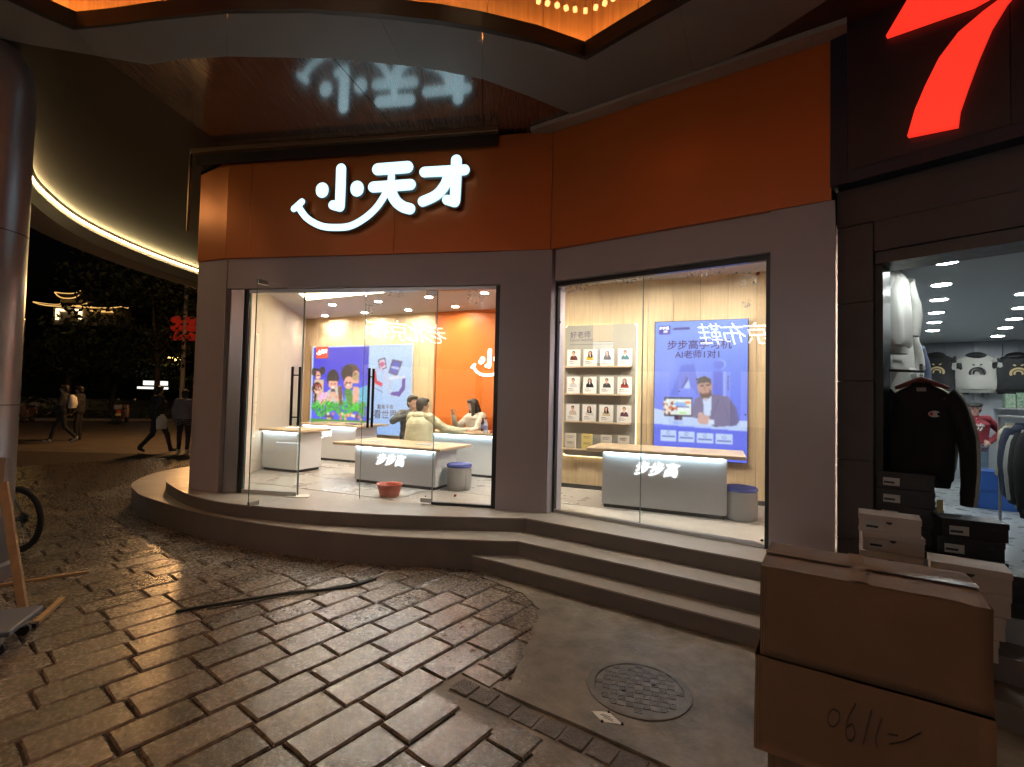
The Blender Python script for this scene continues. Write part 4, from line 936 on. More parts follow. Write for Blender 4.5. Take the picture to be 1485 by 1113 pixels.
for k, (ds, colr, xh) in enumerate(desc):
    r_, q_ = divmod(k, 4); cxp = (178, 311, 448, 592)[q_]; xc = Hs(cxp, 320, .1)[0]; ly = ledges[r_]; hh = Hs(300, 250, .1)[1]-Hs(300, 388, .1)[1]; ww = .095
    t = thing('photo_card', 'white photo card of a '+ds, 'card', FBR(xc, ly, .1), 0, 'photo cards on the shelf')
    lean = Frame(FBR(xc, 0, .1).xy, W2)
    MB().box(-ww, ww, ly+.001, ly+hh, -.006, .0, lean).build('card', 'card_white', t)
    cv = Canvas(26, 36, (.93, .92, .89)); hl = (.13, .09, .08)
    cv.poly([(.2, .36), (.26, .58), (.42, .64), (.62, .64), (.76, .56), (.82, .36)], colr)
    if 'long' in ds or 'woman' in ds: cv.ell(.5, .74, .17, .17, hl); cv.poly([(.36, .8), (.64, .8), (.7, .52), (.6, .5), (.44, .5), (.33, .55)], hl)
    else: cv.ell(.5, .82, .13, .10, hl)
    cv.ell(.49, .76, .10, .10, (.86, .66, .56)); cv.poly([(.44, .66), (.55, .66), (.5, .5)], (.92, .9, .88) if k % 2 else (.86, .66, .56))
    cv.line(.14, .27, .42, .27, .05, (.35, .33, .32)); cv.line(.14, .18, .6, .18, .025, (.7, .68, .66)); cv.line(.14, .12, .5, .12, .025, (.7, .68, .66))
    cv.obj('portrait', lean, -ww+.004, ww-.004, ly+.006, ly+hh-.004, .0015, 'card_print', t)
mat('booklet_gold', (.75, .6, .2), .4); mat('booklet_cream', (.75, .68, .55), .5)
for k, (cxp, M, l) in enumerate(((152, 'booklet_cream', 'cream booklet at the end of the lowest ledge'), (285, 'booklet_gold', 'gold booklet on the lowest ledge'), (440, 'booklet_cream', 'cream booklet next to the gold one'), (580, 'booklet_cream', 'cream booklet half behind the window counter'))):
    xc = Hs(cxp, 990, .1)[0]; ly = ledges[3]; t = thing('booklet', l, 'booklet', FBR(xc, ly, .1), 0, 'booklets on the lowest ledge'); lean = Frame(FBR(xc, 0, .105).xy, W2)
    MB().box(-.075, .075, ly+.001, ly+.21, -.014, .0, lean).build('cover', M, t)
    mb = MB()
    for j, yy in enumerate((.17, .15, .085, .07)): mb.box(-.05, .05-.02*(j % 2), ly+yy, ly+yy+.006, .0004, .001, lean)
    mb.build('print', 'ink_text', t)
# bottles on the rear counter
mat('bottle_dark', (.06, .03, .06), .15); mat('bottle_label', (.2, .25, .5), .4); mat('cup_clear', (.6, .7, .85), .2); mat('fruit_red', (.7, .15, .08), .5)
def bottle(label, v, h, M):
    t = thing('drink_bottle', label, 'bottle', v, 0); s = h/.22
    MB().lathe([(.028*s, 0), (.031*s, .01*s), (.031*s, .13*s), (.014*s, .175*s), (.013*s, .2*s)], n=16).build('bottle', M, t, True, local=True)
    MB().lathe([(.015*s, .2*s), (.015*s, .22*s), (.001, .22*s)], n=12).build('cap', 'frame_black', t, True, local=True); MB().lathe([(.032*s, .05*s), (.032*s, .11*s)], n=16).build('wrap', 'bottle_label', t, True, local=True)
bottle('dark drink bottle standing between the two seated people', Vector(FBc(.75, 1.1205, -.42)), .22, 'bottle_dark')
bottle('clear bottle with a blue wrapper by the white sleeve', Vector(FBc(1.02, 1.1205, .02)), .24, 'cup_clear')
tag(MB().ball(FBc(1.14, 1.148, .0), (.055, .04, .028), 10, 6).build('snack_packet', 'fruit_red', None, True), 'red snack packet lying by the clear bottle', 'packet')

# ------------------------------------------------------------------ neighbouring clothes shop
mat('dark_cladding', (.07, .058, .062), .38, var=.2, vscale=2, rvar=.06); mat('dark_board', (.035, .026, .034), .4, var=.15); mat('dark_stone', (.10, .085, .082), .42, var=.25, vscale=5, rvar=.08)
mat('blue_tape', (.02, .028, .06), .3); mat('red_glow', (.9, .1, .05), .4, emit=(1, .035, .018), estr=1.0); mat('cool_ceiling', (.55, .58, .6), .5); mat('corrugated', (.42, .45, .5), .45, var=.1)
mat('cool_lamp', (1, 1, 1), emit=(.92, 1, .97), estr=230.); mat('cool_floor', (.34, .36, .37), .3, var=.12, vscale=3, rvar=.06)
cs = thing('clothes_shop', 'dark clad clothes shop with open front next to the orange shop', 'shop', FC(1.5, 0, 0))
op0 = FC.hit(1271, 560, -.05)[0]; ZH = 2.77
for k in range(6): MB().box(0.002, op0-.01, k*.62+.002 if k else 0, min((k+1)*.62, 3.35)-.002, -.4, 0, FC).build('stone_slab', 'dark_stone', cs, bevel=.003)
MB().box(op0-.008, op0+.04, ZF, ZH, -.3, -.06, FC).build('door_jamb', 'frame_black', cs)
MB().box(op0, 3.2, ZH, ZH+.09, -.35, -.02, FC).build('lintel', 'dark_stone', cs)
MB().box(.002, 1.1, ZH+.093 if False else 3.1, 3.4, -.3, .012, FC).build('header_panel', 'dark_cladding', cs); MB().box(op0, 1.1, ZH+.093, 3.098, -.3, .01, FC).build('header_panel', 'dark_cladding', cs)
MB().box(1.104, 3.2, ZH+.093, 3.4, -.3, .01, FC).build('header_panel', 'dark_cladding', cs)
sbx = FC.hit(1204, 200, .14)[0]
for a_, b_ in ((sbx+.12, 1.0), (1.004, 2.0), (2.004, 3.2)): MB().box(a_, b_, 3.50, 5.4, -.1, .14, FC).build('sign_board', 'dark_board', cs)
MB().box(sbx, sbx+.117, 3.41, 5.4, -.1, .142, FC).build('tape_edge', 'blue_tape', cs); MB().box(sbx+.119, 3.2, 3.402, 3.497, -.1, .142, FC).build('tape_edge', 'blue_tape', cs)
sv = thing('red_numeral_sign', 'large glowing red numeral seven on the dark sign board', 'sign', FC(.9, 3.6, .15))
pts7 = [(1316, 198), (1327, 160), (1342, 125), (1362, 85), (1390, 48), (1425, 18), (1460, -4), (1320, 44), (1285, 52), (1306, 12), (1330, -28), (1560, -90), (1540, -55), (1500, -20), (1462, 0), (1438, 40), (1420, 82), (1404, 125), (1392, 160), (1389, 183)]
qq = [FC.hit(x, y, .19) for x, y in pts7]
mb = MB(); leg7 = [qq[i] for i in (0, 1, 2, 3, 4, 5, 6, 14, 15, 16, 17, 18, 19)]; bar7 = [qq[i] for i in (7, 8, 9, 10, 11, 12, 13, 6)]
x5, y5 = qq[5]
L7 = [qq[0], qq[1], qq[2], qq[3], qq[4], qq[5]]+[FC.hit(1452, -2, .19), FC.hit(1485, -30, .19)]; R7 = [qq[19], qq[18], qq[17], qq[16], qq[15], FC.hit(1460, 4, .19), FC.hit(1488, -30, .19), FC.hit(1530, -62, .19)]
MBs = MB()
MBs.prism(L7+R7[::-1], .15, .2, FC); MBs.build('numeral_stem', 'red_glow', sv)
MB().prism([FC.hit(x, y, .19) for x, y in ((1285, 53), (1412, 8), (1452, -14), (1478, -36), (1530, -64), (1560, -110), (1345, -50), (1315, 2))], .15, .198, FC).build('numeral_bar', 'red_glow', sv)
# interior shell
jl = FC(op0+.02, 0, -.3).xy; bk0 = Vector((7.45, 9.25)); bk1 = Vector((12.2, 6.0)); rt = Vector((6.2, .3)); HC = 2.88
def cwall(a, b, M, z0=ZF, z1=HC, name='wall'):
    F = Frame(a, Vector(b)-Vector(a)); MB().box(0, (Vector(b)-Vector(a)).length, z0, z1, -.05, 0, F).build(name, M, cs); return F
cwall(jl, bk0, 'cool_ceiling'); cwall(bk1, rt, 'cool_ceiling')
FCB = Frame(bk0, bk1-bk0); kb = 30; wd = (bk1-bk0).length/kb
for i in range(kb): MB().box(i*wd+.003, (i+1)*wd-.003, ZF, HC, -.05, (.0 if i % 2 else -.02), FCB).build('wall_rib', 'corrugated', cs)
fl_ = [FC(-.05, 0, .40).xy, FC(3.3, 0, .40).xy, rt+Vector((.3, 0)), bk1, bk0, jl, FC(-.05, 0, -.2).xy]
MB().prism([(p.x, p.y) for p in fl_], 2*RI+.001, ZF+.004).build('floor', 'cool_floor', cs)
MB().prism([(p.x, p.y) for p in [FC(op0, 0, -.36).xy, FC(3.3, 0, -.36).xy, rt, bk1, bk0]], HC, HC+.05).build('ceiling', 'cool_ceiling', cs)
for k, (o_, z0, z1) in enumerate(((.66, RI+.001, 2*RI), (.92, .001, RI))): MB().box(-.2, 3.2, z0, z1, -.3, o_, FC).build('step', 'riser_tile', cs, bevel=.004)
MB().box(-.2, 3.2, .0005, RI, -.2, .4, FC).build('step_base', 'riser_tile', cs)
def cool_light(p, r=.075):
    o = MB().lathe([(r*1.25, 0), (r*1.25, -.01), (r, -.012), (r, -.001)], p, 20).build('ceiling_light', 'white_plastic', cs, True); MB().lathe([(.001, -.006), (r, -.006)], p, 16).build('lens', 'cool_lamp', o)
for px, py in ((1373, 379), (1365, 412), (1362, 434), (1358, 453), (1355, 467), (1353, 479), (1481, 446), (1471, 462), (1458, 475), (1447, 487), (1487, 425)): cool_light(P(px, py, HC-.001))
cv = P(1442, 501, HC-.02); tag(MB().ball(cv, .06, 12, 8).build('security_camera', 'white_plastic', None, True), 'small white dome camera on the clothes shop ceiling', 'camera')
# garments
def garment(name, label, M, loc, yaw, L=.66, half=.26, ry=.08, sleeve=.55, spread=.3, hood=None, cat='sweater', group=None, emblem=None, short=False, Mrib=None, seed=1, bend=0.):
    rr = random.Random(seed); t = thing(name, label, cat, loc, yaw, group)
    n = 24; rings = [((0, 0, -.03), half*.30, ry*.55, 0), ((0, 0, -.07), half*.62, ry*.75, 0), ((0, 0, -.11), half*.86, ry*.95, 0), ((0, 0, -.16), half*.94, ry, 0)]
    for i in range(9): f = i/8; rings.append(((0, 0, -.2-(L-.22)*f), half*(.92+.06*math.sin(f*3)), ry*(1.05+.2*f), 0))
    rings.append(((0, 0, -L), half*.86, ry*1.0, 0))
    mb = MB(); mb.loft(rings, n)
    vs = []
    for x, y, z in mb.v:
        th_ = math.atan2(y/ry, x/half); w_ = 1+.14*noise.noise((x*9, y*9+seed, z*3.2))+.08*noise.noise((x*22+seed, y*20, z*6))+.16*min(1, max(0, (-z-.12)*2.5))*math.sin(th_*7+seed+4*noise.noise((x*3, seed, z*2))); vs.append((x*(1+(w_-1)*.25), y*w_*1.05, z+.006*noise.noise((x*20, 0, seed))))
    mb.v = vs; mb.build('body', M, t, True, local=True)
    if sleeve:
        for s in (-1, 1):
            pts = [Vector((s*half*.72, 0, -.12)), Vector((s*(half*.98), 0, -.2)), Vector((s*(half+.05+spread*.25), -.01, -.2-sleeve*.35)), Vector((s*(half+.06+spread*.32), -.02+bend, -.2-sleeve*.7)), Vector((s*(half+.05+spread*.3), -.02+bend*1.6, -.2-sleeve))]
            pts = catmull(pts, 4); rad = [.082-.034*i/(len(pts)-1)+.006*noise.noise((i*.7, seed, s)) for i in range(len(pts))]
            sl = MB(); sl.tube(pts, rad, 12); o = sl.build('sleeve', M, t, True, local=True)
            d = (pts[-1]-pts[-2]).normalized(); MB().tube([pts[-1]-d*.01, pts[-1]+d*.05], [.05, .046], 12).build('cuff', Mrib or M, t, True, local=True)
    MB().loft([((0, 0, -L+.005), half*.87, ry*1.02, 0), ((0, 0, -L-.05), half*.82, ry*.95, 0)], n).build('hem', Mrib or M, t, True, local=True)
    MB().loft([((0, 0, -.05), half*.36, ry*.72, 0), ((0, 0, -.015), half*.32, ry*.66, 0)], n, False).build('collar', Mrib or M, t, True, local=True)
    if hood: MB().ball((0, .0, -.06), (half*.5, ry*1.2, .075), 16, 10).build('hood', hood, t, True, local=True)
    if emblem:
        F = lambda x, y, z: (x, -z, y); emblem(t, F, ry*1.3+.005)
    return t
mat('cloth_black', (.012, .012, .014), .9, bump=.3, bscale=250, bdist=.002); mat('cloth_white', (.46, .45, .42), .85, bump=.3, bscale=120, bdist=.004); mat('cloth_cream', (.62, .55, .42), .85, bump=.3, bscale=100); mat('cloth_navy', (.03, .04, .08), .9, var=.4, vscale=30)
mat('emblem_white', (.75, .73, .7), .6); mat('emblem_red', (.6, .05, .05), .6); mat('emblem_gold', (.55, .42, .22), .6); mat('hanger_red', (.16, .035, .03), .45); mat('tag_label', (.3, .27, .28), .6)
def oval_emblem(t, F, z):
    mb = MB(); pts = [(.095+.046*math.cos(a), -.265+.026*math.sin(a)) for a in np.linspace(R(35), R(325), 20)]+[(.112, -.274), (.116, -.265), (.112, -.256)]
    mb.prism(pts, z-.03, z+.004, F); mb.build('emblem', 'emblem_white', t, local=True)
    MB().prism([(.072+.014*math.cos(a), -.265+.015*math.sin(a)) for a in np.linspace(0, 6.28, 14)[:-1]], z-.03, z+.0055, F).build('emblem_spot', 'emblem_red', t, local=True)
    MB().box(-.035, .035, -.085, -.055, z-.06, z-.035, F).build('neck_label', 'tag_label', t, local=True)
def grin(M):
    def g(t, F, z):
        mb = MB()
        for r0, wd in ((.095, .03), (.05, .022)):
            pts = [(r0*math.cos(a)*1.0, -.36+r0*math.sin(a)*.9) for a in np.linspace(R(-15), R(195), 15)]; stroke(mb, F, pts, wd, z-.02, z+.006+.001*(r0 < .06))
        mb.build('emblem', M, t, local=True)
        m2 = MB()
        for s in (-1, 1): stroke(m2, F, [(s*.04, -.225), (s*.055, -.215)], .02, z-.02, z+.007)
        m2.build('emblem_eyes', M, t, local=True)
    return g
faceyaw = lambda v: math.atan2(v[1], v[0])-R(90)      # front of a garment turned to the street
v = at(1336, 553, 3.78); gs = garment('sweater', 'black long sleeved sweater with a small oval emblem on a red hanger', 'cloth_black', v, faceyaw(v), .80, .25, .075, .72, .06, None, 'sweater', None, oval_emblem, seed=3); gs.scale = (.8, .8, .95)
hg = thing('clothes_hanger', 'dark red wooden hanger carrying the black sweater', 'hanger', v)
ax = Vector((math.cos(faceyaw(v)), math.sin(faceyaw(v)), 0))
mb = MB(); mb.tube([v-ax*.16+Vector((0, 0, -.055)), v-ax*.08+Vector((0, 0, -.02)), v+Vector((0, 0, .015)), v+ax*.08+Vector((0, 0, -.02)), v+ax*.16+Vector((0, 0, -.055))], [.014, .02, .024, .02, .014], 8); mb.build('bar', 'hanger_red', hg, True)
mb = MB(); mb.tube(catmull([v+Vector((0, 0, .03)), v+Vector((0, 0, .075)), v+ax*.025+Vector((0, 0, .1)), v+Vector((0, 0, .122)), v-ax*.02+Vector((0, 0, .105))], 5), .0035, 6); mb.build('hook', 'frame_steel', hg, True)
dv = Vector((v.x, v.y, 0)).normalized()
v2 = v+dv*.17+ax*.03; gs = garment('jacket', 'cream jacket hanging behind the black sweater', 'cloth_cream', v2, faceyaw(v2), .74, .24, .07, .74, .1, cat='jacket', seed=5); gs.scale = (.8, .8, .95)
v3 = v+dv*.34+ax*.02; gs = garment('jacket', 'long black jacket hanging last on the front rail', 'cloth_black', v3, faceyaw(v3), .86, .22, .07, .78, .1, cat='jacket', seed=6); gs.scale = (.85, .8, .9)
rl = thing('clothes_rail', 'black clothes rail at the clothes shop entrance', 'rail', (v.x, v.y, ZF+.004))
mb = MB(); r0 = v-dv*.12+Vector((0, 0, .115)); r1 = v+dv*1.1+Vector((0, 0, .115)); mb.tube([r0-ax*.0, r1], .011, 8); mb.build('bar', 'frame_black', rl, True)
mb = MB(); a_ = at(1283, 537, 3.9); b_ = at(1341, 539, 3.75); mb.tube([a_, b_], .011, 8); mb.build('cross_bar', 'frame_black', rl, True)
for q_ in (r1, a_):
    MB().tube([q_, Vector((q_.x, q_.y, ZF+.005))], .012, 8).build('post', 'frame_black', rl, True)
# hoodies on the back wall
for px, M, H_, E_, l in ((1357, 'cloth_black', 'cloth_black', 'emblem_gold', 'black hoodie with a pale print, behind the rail'), (1415, 'cloth_white', 'cloth_black', 'cloth_black', 'white hoodie with a black hood and curved black emblem'), (1474, 'cloth_black', 'cloth_black', 'emblem_gold', 'black hoodie with a gold curved emblem')):
    x, y = FCB.hit(px, 512, .12); vv = FCB(x, y, .12)
    garment('hoodie', l+' on the back wall', M, vv, math.atan2(FCB.e.y, FCB.e.x), .66, .29, .09, .5, .2, H_, 'hoodie', 'hoodies on the back wall', grin(E_), seed=px)
    MB().tube([vv+Vector((0, 0, .02)), vv+Vector((0, 0, .09))], .006, 6).build('wall_hook', 'frame_steel', cs)
# pale shirts along the left wall near the entrance
for k, (px, py, Y, l, M, L_) in enumerate(((1296, 388, 4.3, 'white shirt hanging high at the clothes shop entrance', 'cloth_white', .72), (1305, 470, 5.0, 'white shirt hanging below the ceiling deeper inside', 'cloth_white', .75), (1300, 520, 4.6, 'white printed shirt hanging under the high white shirt', 'cloth_white', .5), (1318, 490, 5.6, 'navy jacket hanging behind the white shirts', 'cloth_navy', .8))):
    vv = at(px, py, Y); garment('shirt', l, M, vv, faceyaw(vv)+R(62), L_, .2, .07, .35, .05, cat='shirt', seed=40+k)
# rail on the right with a padded vest and dark coats
for k, (px, py, Y, l, M, L_, sl) in enumerate(((1452, 612, 4.75, 'cream padded vest at the end of the right hand rail', 'cloth_cream', .62, 0), (1466, 612, 4.6, 'navy patterned coat next to the cream vest', 'cloth_navy', .85, .55), (1476, 622, 4.45, 'pale grey coat between dark coats', 'cloth_white', .8, .5), (1484, 618, 4.3, 'black coat on the right hand rail', 'cloth_black', .9, .55), (1494, 618, 4.1, 'black coat at the street end of the right hand rail', 'cloth_black', .9, .55))):
    vv = at(px+16, py, Y); gs = garment('coat' if k else 'vest', l, M, vv, faceyaw(vv)+R(55), L_, .22, .085, sl, .05, cat='coat' if k else 'vest', seed=60+k); gs.scale = (.75, .75, .85)
rr_ = thing('clothes_rail', 'steel clothes rail carrying the vest and coats', 'rail', at(1470, 620, 4.5)); a_ = at(1449, 608, 4.85)+Vector((0, 0, .03)); b_ = at(1500, 612, 4.0)+Vector((0, 0, .03))
MB().tube([a_, b_], .012, 8).build('bar', 'frame_steel', rr_, True)
for q_ in (a_, b_): MB().tube([q_, Vector((q_.x, q_.y, ZF+.005))], .012, 8).build('post', 'frame_steel', rr_, True)
# goods on a wall shelf, crates
mat('pack_green', (.06, .3, .12), .5, var=.6, vscale=25, base2=(.7, .75, .65)); mat('crate_blue', (.02, .09, .36), .45); mat('pack_red', (.5, .05, .05), .5); mat('pack_brown', (.35, .2, .1), .6)
x, y = FCB.hit(1457, 592, .2)
MB().box(x-.1, x+1.1, y-.02, y, .0, .3, FCB).build('wall_shelf', 'white_plastic', cs)
for k in range(5):
    M = ('pack_green', 'pack_green', 'leaflet_white', 'pack_red', 'pack_green')[k]
    tag(MB().box(x+k*.14, x+k*.14+.125, y+.001, y+.24+.02*(k % 2), .05, .25, FCB).build('packet', M, bevel=.004), ('green packet on the wall shelf, at its end', 'green packet beside the white one on the wall shelf', 'white packet on the wall shelf', 'red packet on the wall shelf', 'green packet beyond the red one on the wall shelf')[k], 'packet')
pc = P(1462, 742, ZF)
for k in range(2):
    t = thing('plastic_crate', ('blue plastic crate standing on the clothes shop floor', 'blue plastic crate stacked on the other crate')[k], 'crate', (pc.x, pc.y+.2, ZF+.005+k*.235), R(-35), 'blue crates')
    mb = MB(); a_, b_ = .25, .18
    for (x0_, x1_, y0_, y1_) in ((-a_, a_, -b_, -b_+.012), (-a_, a_, b_-.012, b_), (-a_, -a_+.012, -b_+.012, b_-.012), (a_-.012, a_, -b_+.012, b_-.012)): mb.box(x0_, x1_, y0_, y1_, 0, .22)
    mb.build('side', 'crate_blue', t, local=True); MB().box(-a_+.013, a_-.013, -b_+.013, b_-.013, 0, .01).build('bottom', 'crate_blue', t, local=True)
    MB().box(-a_-.012, a_+.012, -b_-.012, b_+.012, .221, .232).build('rim', 'crate_blue', t, local=True, bevel=.004)
pc = P(1440, 690, ZF); tag(MB().box(-.16, .16, -.12, .12, 0, .42).build('carton', 'pack_red', None, local=True, bevel=.004), 'red carton behind the blue crates', 'carton').location = (pc.x, pc.y+.6, ZF+.0045)
# shoe boxes
mat('shoebox_black', (.018, .017, .019), .5, var=.2); mat('shoebox_white', (.6, .52, .46), .6, var=.08); mat('box_label', (.6, .58, .55), .5)
def shoebox(kind):
    t = thing('shoe_box', 'shoe box', 'shoe box'); M = 'shoebox_'+kind
    MB().box(-.165, .165, -.1, .1, 0, .112).build('box', M, t, local=True, bevel=.002)
    MB().box(-.169, .169, -.104, .104, .085, .122).build('lid', M, t, local=True, bevel=.002)
    o = MB().box(-.13, -.03, -.1052, -.104, .02, .078).build('label', 'box_label', t, local=True)
    MB().box(-.125, -.06, -.1058, -.1053, .035, .05).build('label_print', 'ink_dark', o, local=True)
    q = MB(); q.prism([(.018*math.cos(a), .085-.018*math.sin(a)) for a in np.linspace(0, math.pi, 9)], .1045, .1054, lambda x, y, z: (x+(.0 if kind == 'white' else .1), -z, y)); q.build('finger_hole', 'ink_dark', t, local=True)
    return t
bb, wb = shoebox('black'), shoebox('white'); ub, uw = [], []
def stack(proto, used, px, Y, z0, n, yaw, lab, grp, jit=0., dz=.1235, seed=1, drift=(0, 0)):
    rr = random.Random(seed); base = at(px, 700, Y)
    for k in range(n):
        j = n-1-k
        l = lab if n == 1 else (('topmost ' if j == 0 else ('lowest ' if k == 0 else ('second from the top, ' if j == 1 else ('third from the top, ' if j == 2 else ('fourth from the top, ' if j == 3 else 'fifth from the top, ')))))+lab)
        place(proto, used, (base.x+drift[0]*j+rr.uniform(-jit, jit), base.y+drift[1]*j+rr.uniform(-jit, jit), z0+k*dz), yaw+R(rr.uniform(-6, 6)), l, grp)
zf = ZF+.0045
stack(bb, ub, 1313, 3.72, zf, 6, R(-42), 'black shoe box in the stack under the black sweater', 'black shoe boxes', .008, seed=2)
stack(wb, uw, 1290, 3.38, zf, 4, R(-33), 'white shoe box in the stack against the dark pillar', 'white shoe boxes', .012, seed=4)
stack(bb, ub, 1350, 3.42, zf, 2, R(-35), 'black shoe box in the low stack beside the white stack', 'black shoe boxes', .01, seed=5)
stack(bb, ub, 1402, 3.32, zf, 4, R(-30), 'black shoe box in the stack beyond the low black stack', 'black shoe boxes', .012, seed=6)
stack(bb, ub, 1432, 3.05, zf, 2, R(-30), 'black shoe box in the stack at the edge of the shop floor', 'black shoe boxes', .012, seed=7)
stack(wb, uw, 1402, 2.83, 2*RI+.001, 4, R(-36), 'white shoe box in the stack on the step behind the cartons', 'white shoe boxes', .006, seed=8, drift=(-.012, .008))
# shoe on the floor by the boxes
mat('shoe_black', (.02, .02, .022), .4)
ps = P(1350, 742, ZF)
tag(MB().loft([((ps.x, ps.y, zf), .06, .13, R(20)), ((ps.x, ps.y, zf+.03), .058, .128, R(20)), ((ps.x, ps.y+.02, zf+.07), .045, .09, R(20)), ((ps.x+.02, ps.y+.05, zf+.12), .04, .05, R(20))], 14).build('shoe', 'shoe_black', None, True), 'black shoe lying on the floor behind the shoe boxes', 'shoe')
pt_ = at(1363, 735, 3.62); tag(MB().box(-.022, .022, -.002, .002, -.1, 0).build('price_tag', 'booklet_gold', None, local=True), 'brown paper price tag hanging from the black sweater', 'tag').location = pt_+Vector((0, 0, .05))

# ------------------------------------------------------------------ cartons on the pavement
mat('cardboard', (.25, .16, .095), .75, var=.14, vscale=5, bump=.15, bscale=25, bdist=.004); mat('tape_clear', (.36, .24, .15), .18); mat('pen_line', (.075, .055, .045), .6); mat('cardboard_edge', (.4, .27, .16), .8)
bx0 = P(1103, 818, 1.034).xy; bx1 = P(1441, 880, 1.034).xy
def carton(label, c0, e, ln, dp, z0, h, seed, flaps):
    F = Frame(c0, e); t = thing('carton', label, 'carton', (c0.x, c0.y, z0), 0, 'cartons stacked on the pavement'); rr = random.Random(seed)
    mb = MB(); nx, ny, nz = 16, 10, 10
    def W_(x, y, z):       # sagging walls, crushed edges
        s = math.sin(math.pi*min(max(x/ln, 0), 1))*math.sin(math.pi*min(max((z-z0)/h, 0), 1)); k = noise.noise((x*3+seed, y*3, z*4))
        x2 = x+.006*k*(1 if 0 < x < ln else .5); y2 = y+(-1 if y > -dp/2 else 1)*-.007*s+.004*noise.noise((x*5, seed+9, z*5)); z2 = z+.006*noise.noise((x*4, y*6, seed))*(1 if z > z0+.01 else 0)
        return F(x2, z2, y2)
    def grid(f, a, b):
        k = len(mb.v); mb.v += [tuple(f(i/a, j/b)) for j in range(b+1) for i in range(a+1)]
        for j in range(b):
            for i in range(a): mb.f.append((k+j*(a+1)+i, k+j*(a+1)+i+1, k+(j+1)*(a+1)+i+1, k+(j+1)*(a+1)+i)); mb.mi.append(0)
    grid(lambda u, v: W_(u*ln, 0, z0+v*h), nx, nz); grid(lambda u, v: W_(ln-u*ln, -dp, z0+v*h), nx, nz)
    grid(lambda u, v: W_(0, -dp+u*dp, z0+v*h), ny, nz); grid(lambda u, v: W_(ln, -u*dp, z0+v*h), ny, nz); grid(lambda u, v: W_(u*ln, -dp+v*dp, z0), nx, ny)
    me = mb; o = me.build('body', 'cardboard', t, True)
    bm = bmesh.new(); bm.from_mesh(o.data); bmesh.ops.remove_doubles(bm, verts=bm.verts, dist=.001); bm.to_mesh(o.data); bm.free()
    if flaps:
        for s_ in (0, 1):
            mb = MB(); a, b = 18, 6
            def ftop(u, v):
                y = -dp*(.5*v) if s_ == 0 else -dp+dp*.5*v
                y *= 1; zz = z0+h+.004+.008*v*(1-v)+.003*noise.noise((u*7, v*4, seed+s_))+(.003*(v > .9))
                if u > .9 and s_ == 0: zz -= .012*(u-.9)*10*(1-v)
                return F(u*ln*.996+.001, zz, min(-.002, y)*.99)
            vs = [tuple(ftop(i/a, j/b)) for j in range(b+1) for i in range(a+1)]; n0 = len(vs); vs += [(x, y, z-.004) for x, y, z in vs]
            fs = []
            for j in range(b):
                for i in range(a): q0 = j*(a+1)+i; fs += [(q0, q0+1, q0+a+2, q0+a+1), (n0+q0, n0+q0+a+1, n0+q0+a+2, n0+q0+1)]
            bd = [i for i in range(a+1)]+[j*(a+1)+a for j in range(1, b+1)]+[b*(a+1)+i for i in range(a-1, -1, -1)]+[j*(a+1) for j in range(b-1, 0, -1)]
            for i in range(len(bd)): p, q = bd[i], bd[(i+1) % len(bd)]; fs.append((p, q, n0+q, n0+p))
            mb.add(vs, fs); mb.build('flap', 'cardboard', t, True)
        def tp(name, x0_, x1_, ya, yb_, drop=0):
            mb = MB(); a = 14; vs = []
            for i in range(a+1):
                x = x0_+(x1_-x0_)*i/a
                for y in (ya, yb_): vs.append(F(x, z0+h+.0135+.002*noise.noise((x*30, y*40, seed)), y))
            mb.add(vs, [(2*i, 2*i+2, 2*i+3, 2*i+1) for i in range(a)]); mb.build(name, 'tape_clear', t, True)
        tp('tape', .0, ln, -dp*.5-.03, -dp*.5+.03); 
        mb = MB(); vs = []
        for y, z in ((-dp, h*.75), (-dp-.001, h+.008), (-dp*.5, h+.016), (-.004, h+.010), (.004, h+.008), (.0055, h*.78)):
            for x in (ln*.44, ln*.44+.05): vs.append(F(x, z0+z, y+(.003 if y > -.01 else 0)))
        mb.add(vs[2:8], [(0, 1, 3, 2), (2, 3, 5, 4)]); mb.build('tape', 'tape_clear', t, True)
    # corrugated folds along the upright edges
    for x in (.004, .012): MB().box(x, x+.002, z0+.01, z0+h-.01, .0, .003, F).build('edge_crease', 'cardboard_edge', t)
    return t, F
eD = (bx1-bx0); ln = eD.length; dpth = .40
carton('brown taped carton, topmost of the pavement stack', bx0, eD, ln, dpth, .690, .335, 1, True)
t2, F2 = carton('brown carton with handwritten numbers, middle of the pavement stack', bx0-eD.normalized()*.02+Vector((-.004, -.012)), eD, ln+.02, dpth+.02, .335, .354, 2, False)
carton('brown carton, lowest of the pavement stack', bx0+eD.normalized()*.03+Vector((.01, .02)), eD, ln-.03, dpth, .009, .325, 3, False)
mb = MB()
def S(px, py): return F2.hit(px, py, .012)
for pts in ([(1201, 1038), (1207, 1030), (1216, 1034), (1217, 1046), (1209, 1055), (1201, 1050), (1201, 1038)], [(1241, 1022), (1229, 1045), (1227, 1068), (1234, 1076), (1240, 1066), (1236, 1052), (1229, 1056)], [(1264, 1032), (1252, 1080)], [(1279, 1043), (1270, 1072), (1272, 1084)], [(1288, 1066), (1302, 1068)], [(1290, 1080), (1312, 1076), (1336, 1064)]):
    q = catmull([(*S(*p), 0) for p in pts], 5) if len(pts) > 2 else [(*S(*p), 0) for p in pts]
    stroke(mb, F2, q, .0024, .0, .0125)
mb.build('handwriting', 'pen_line', t2)

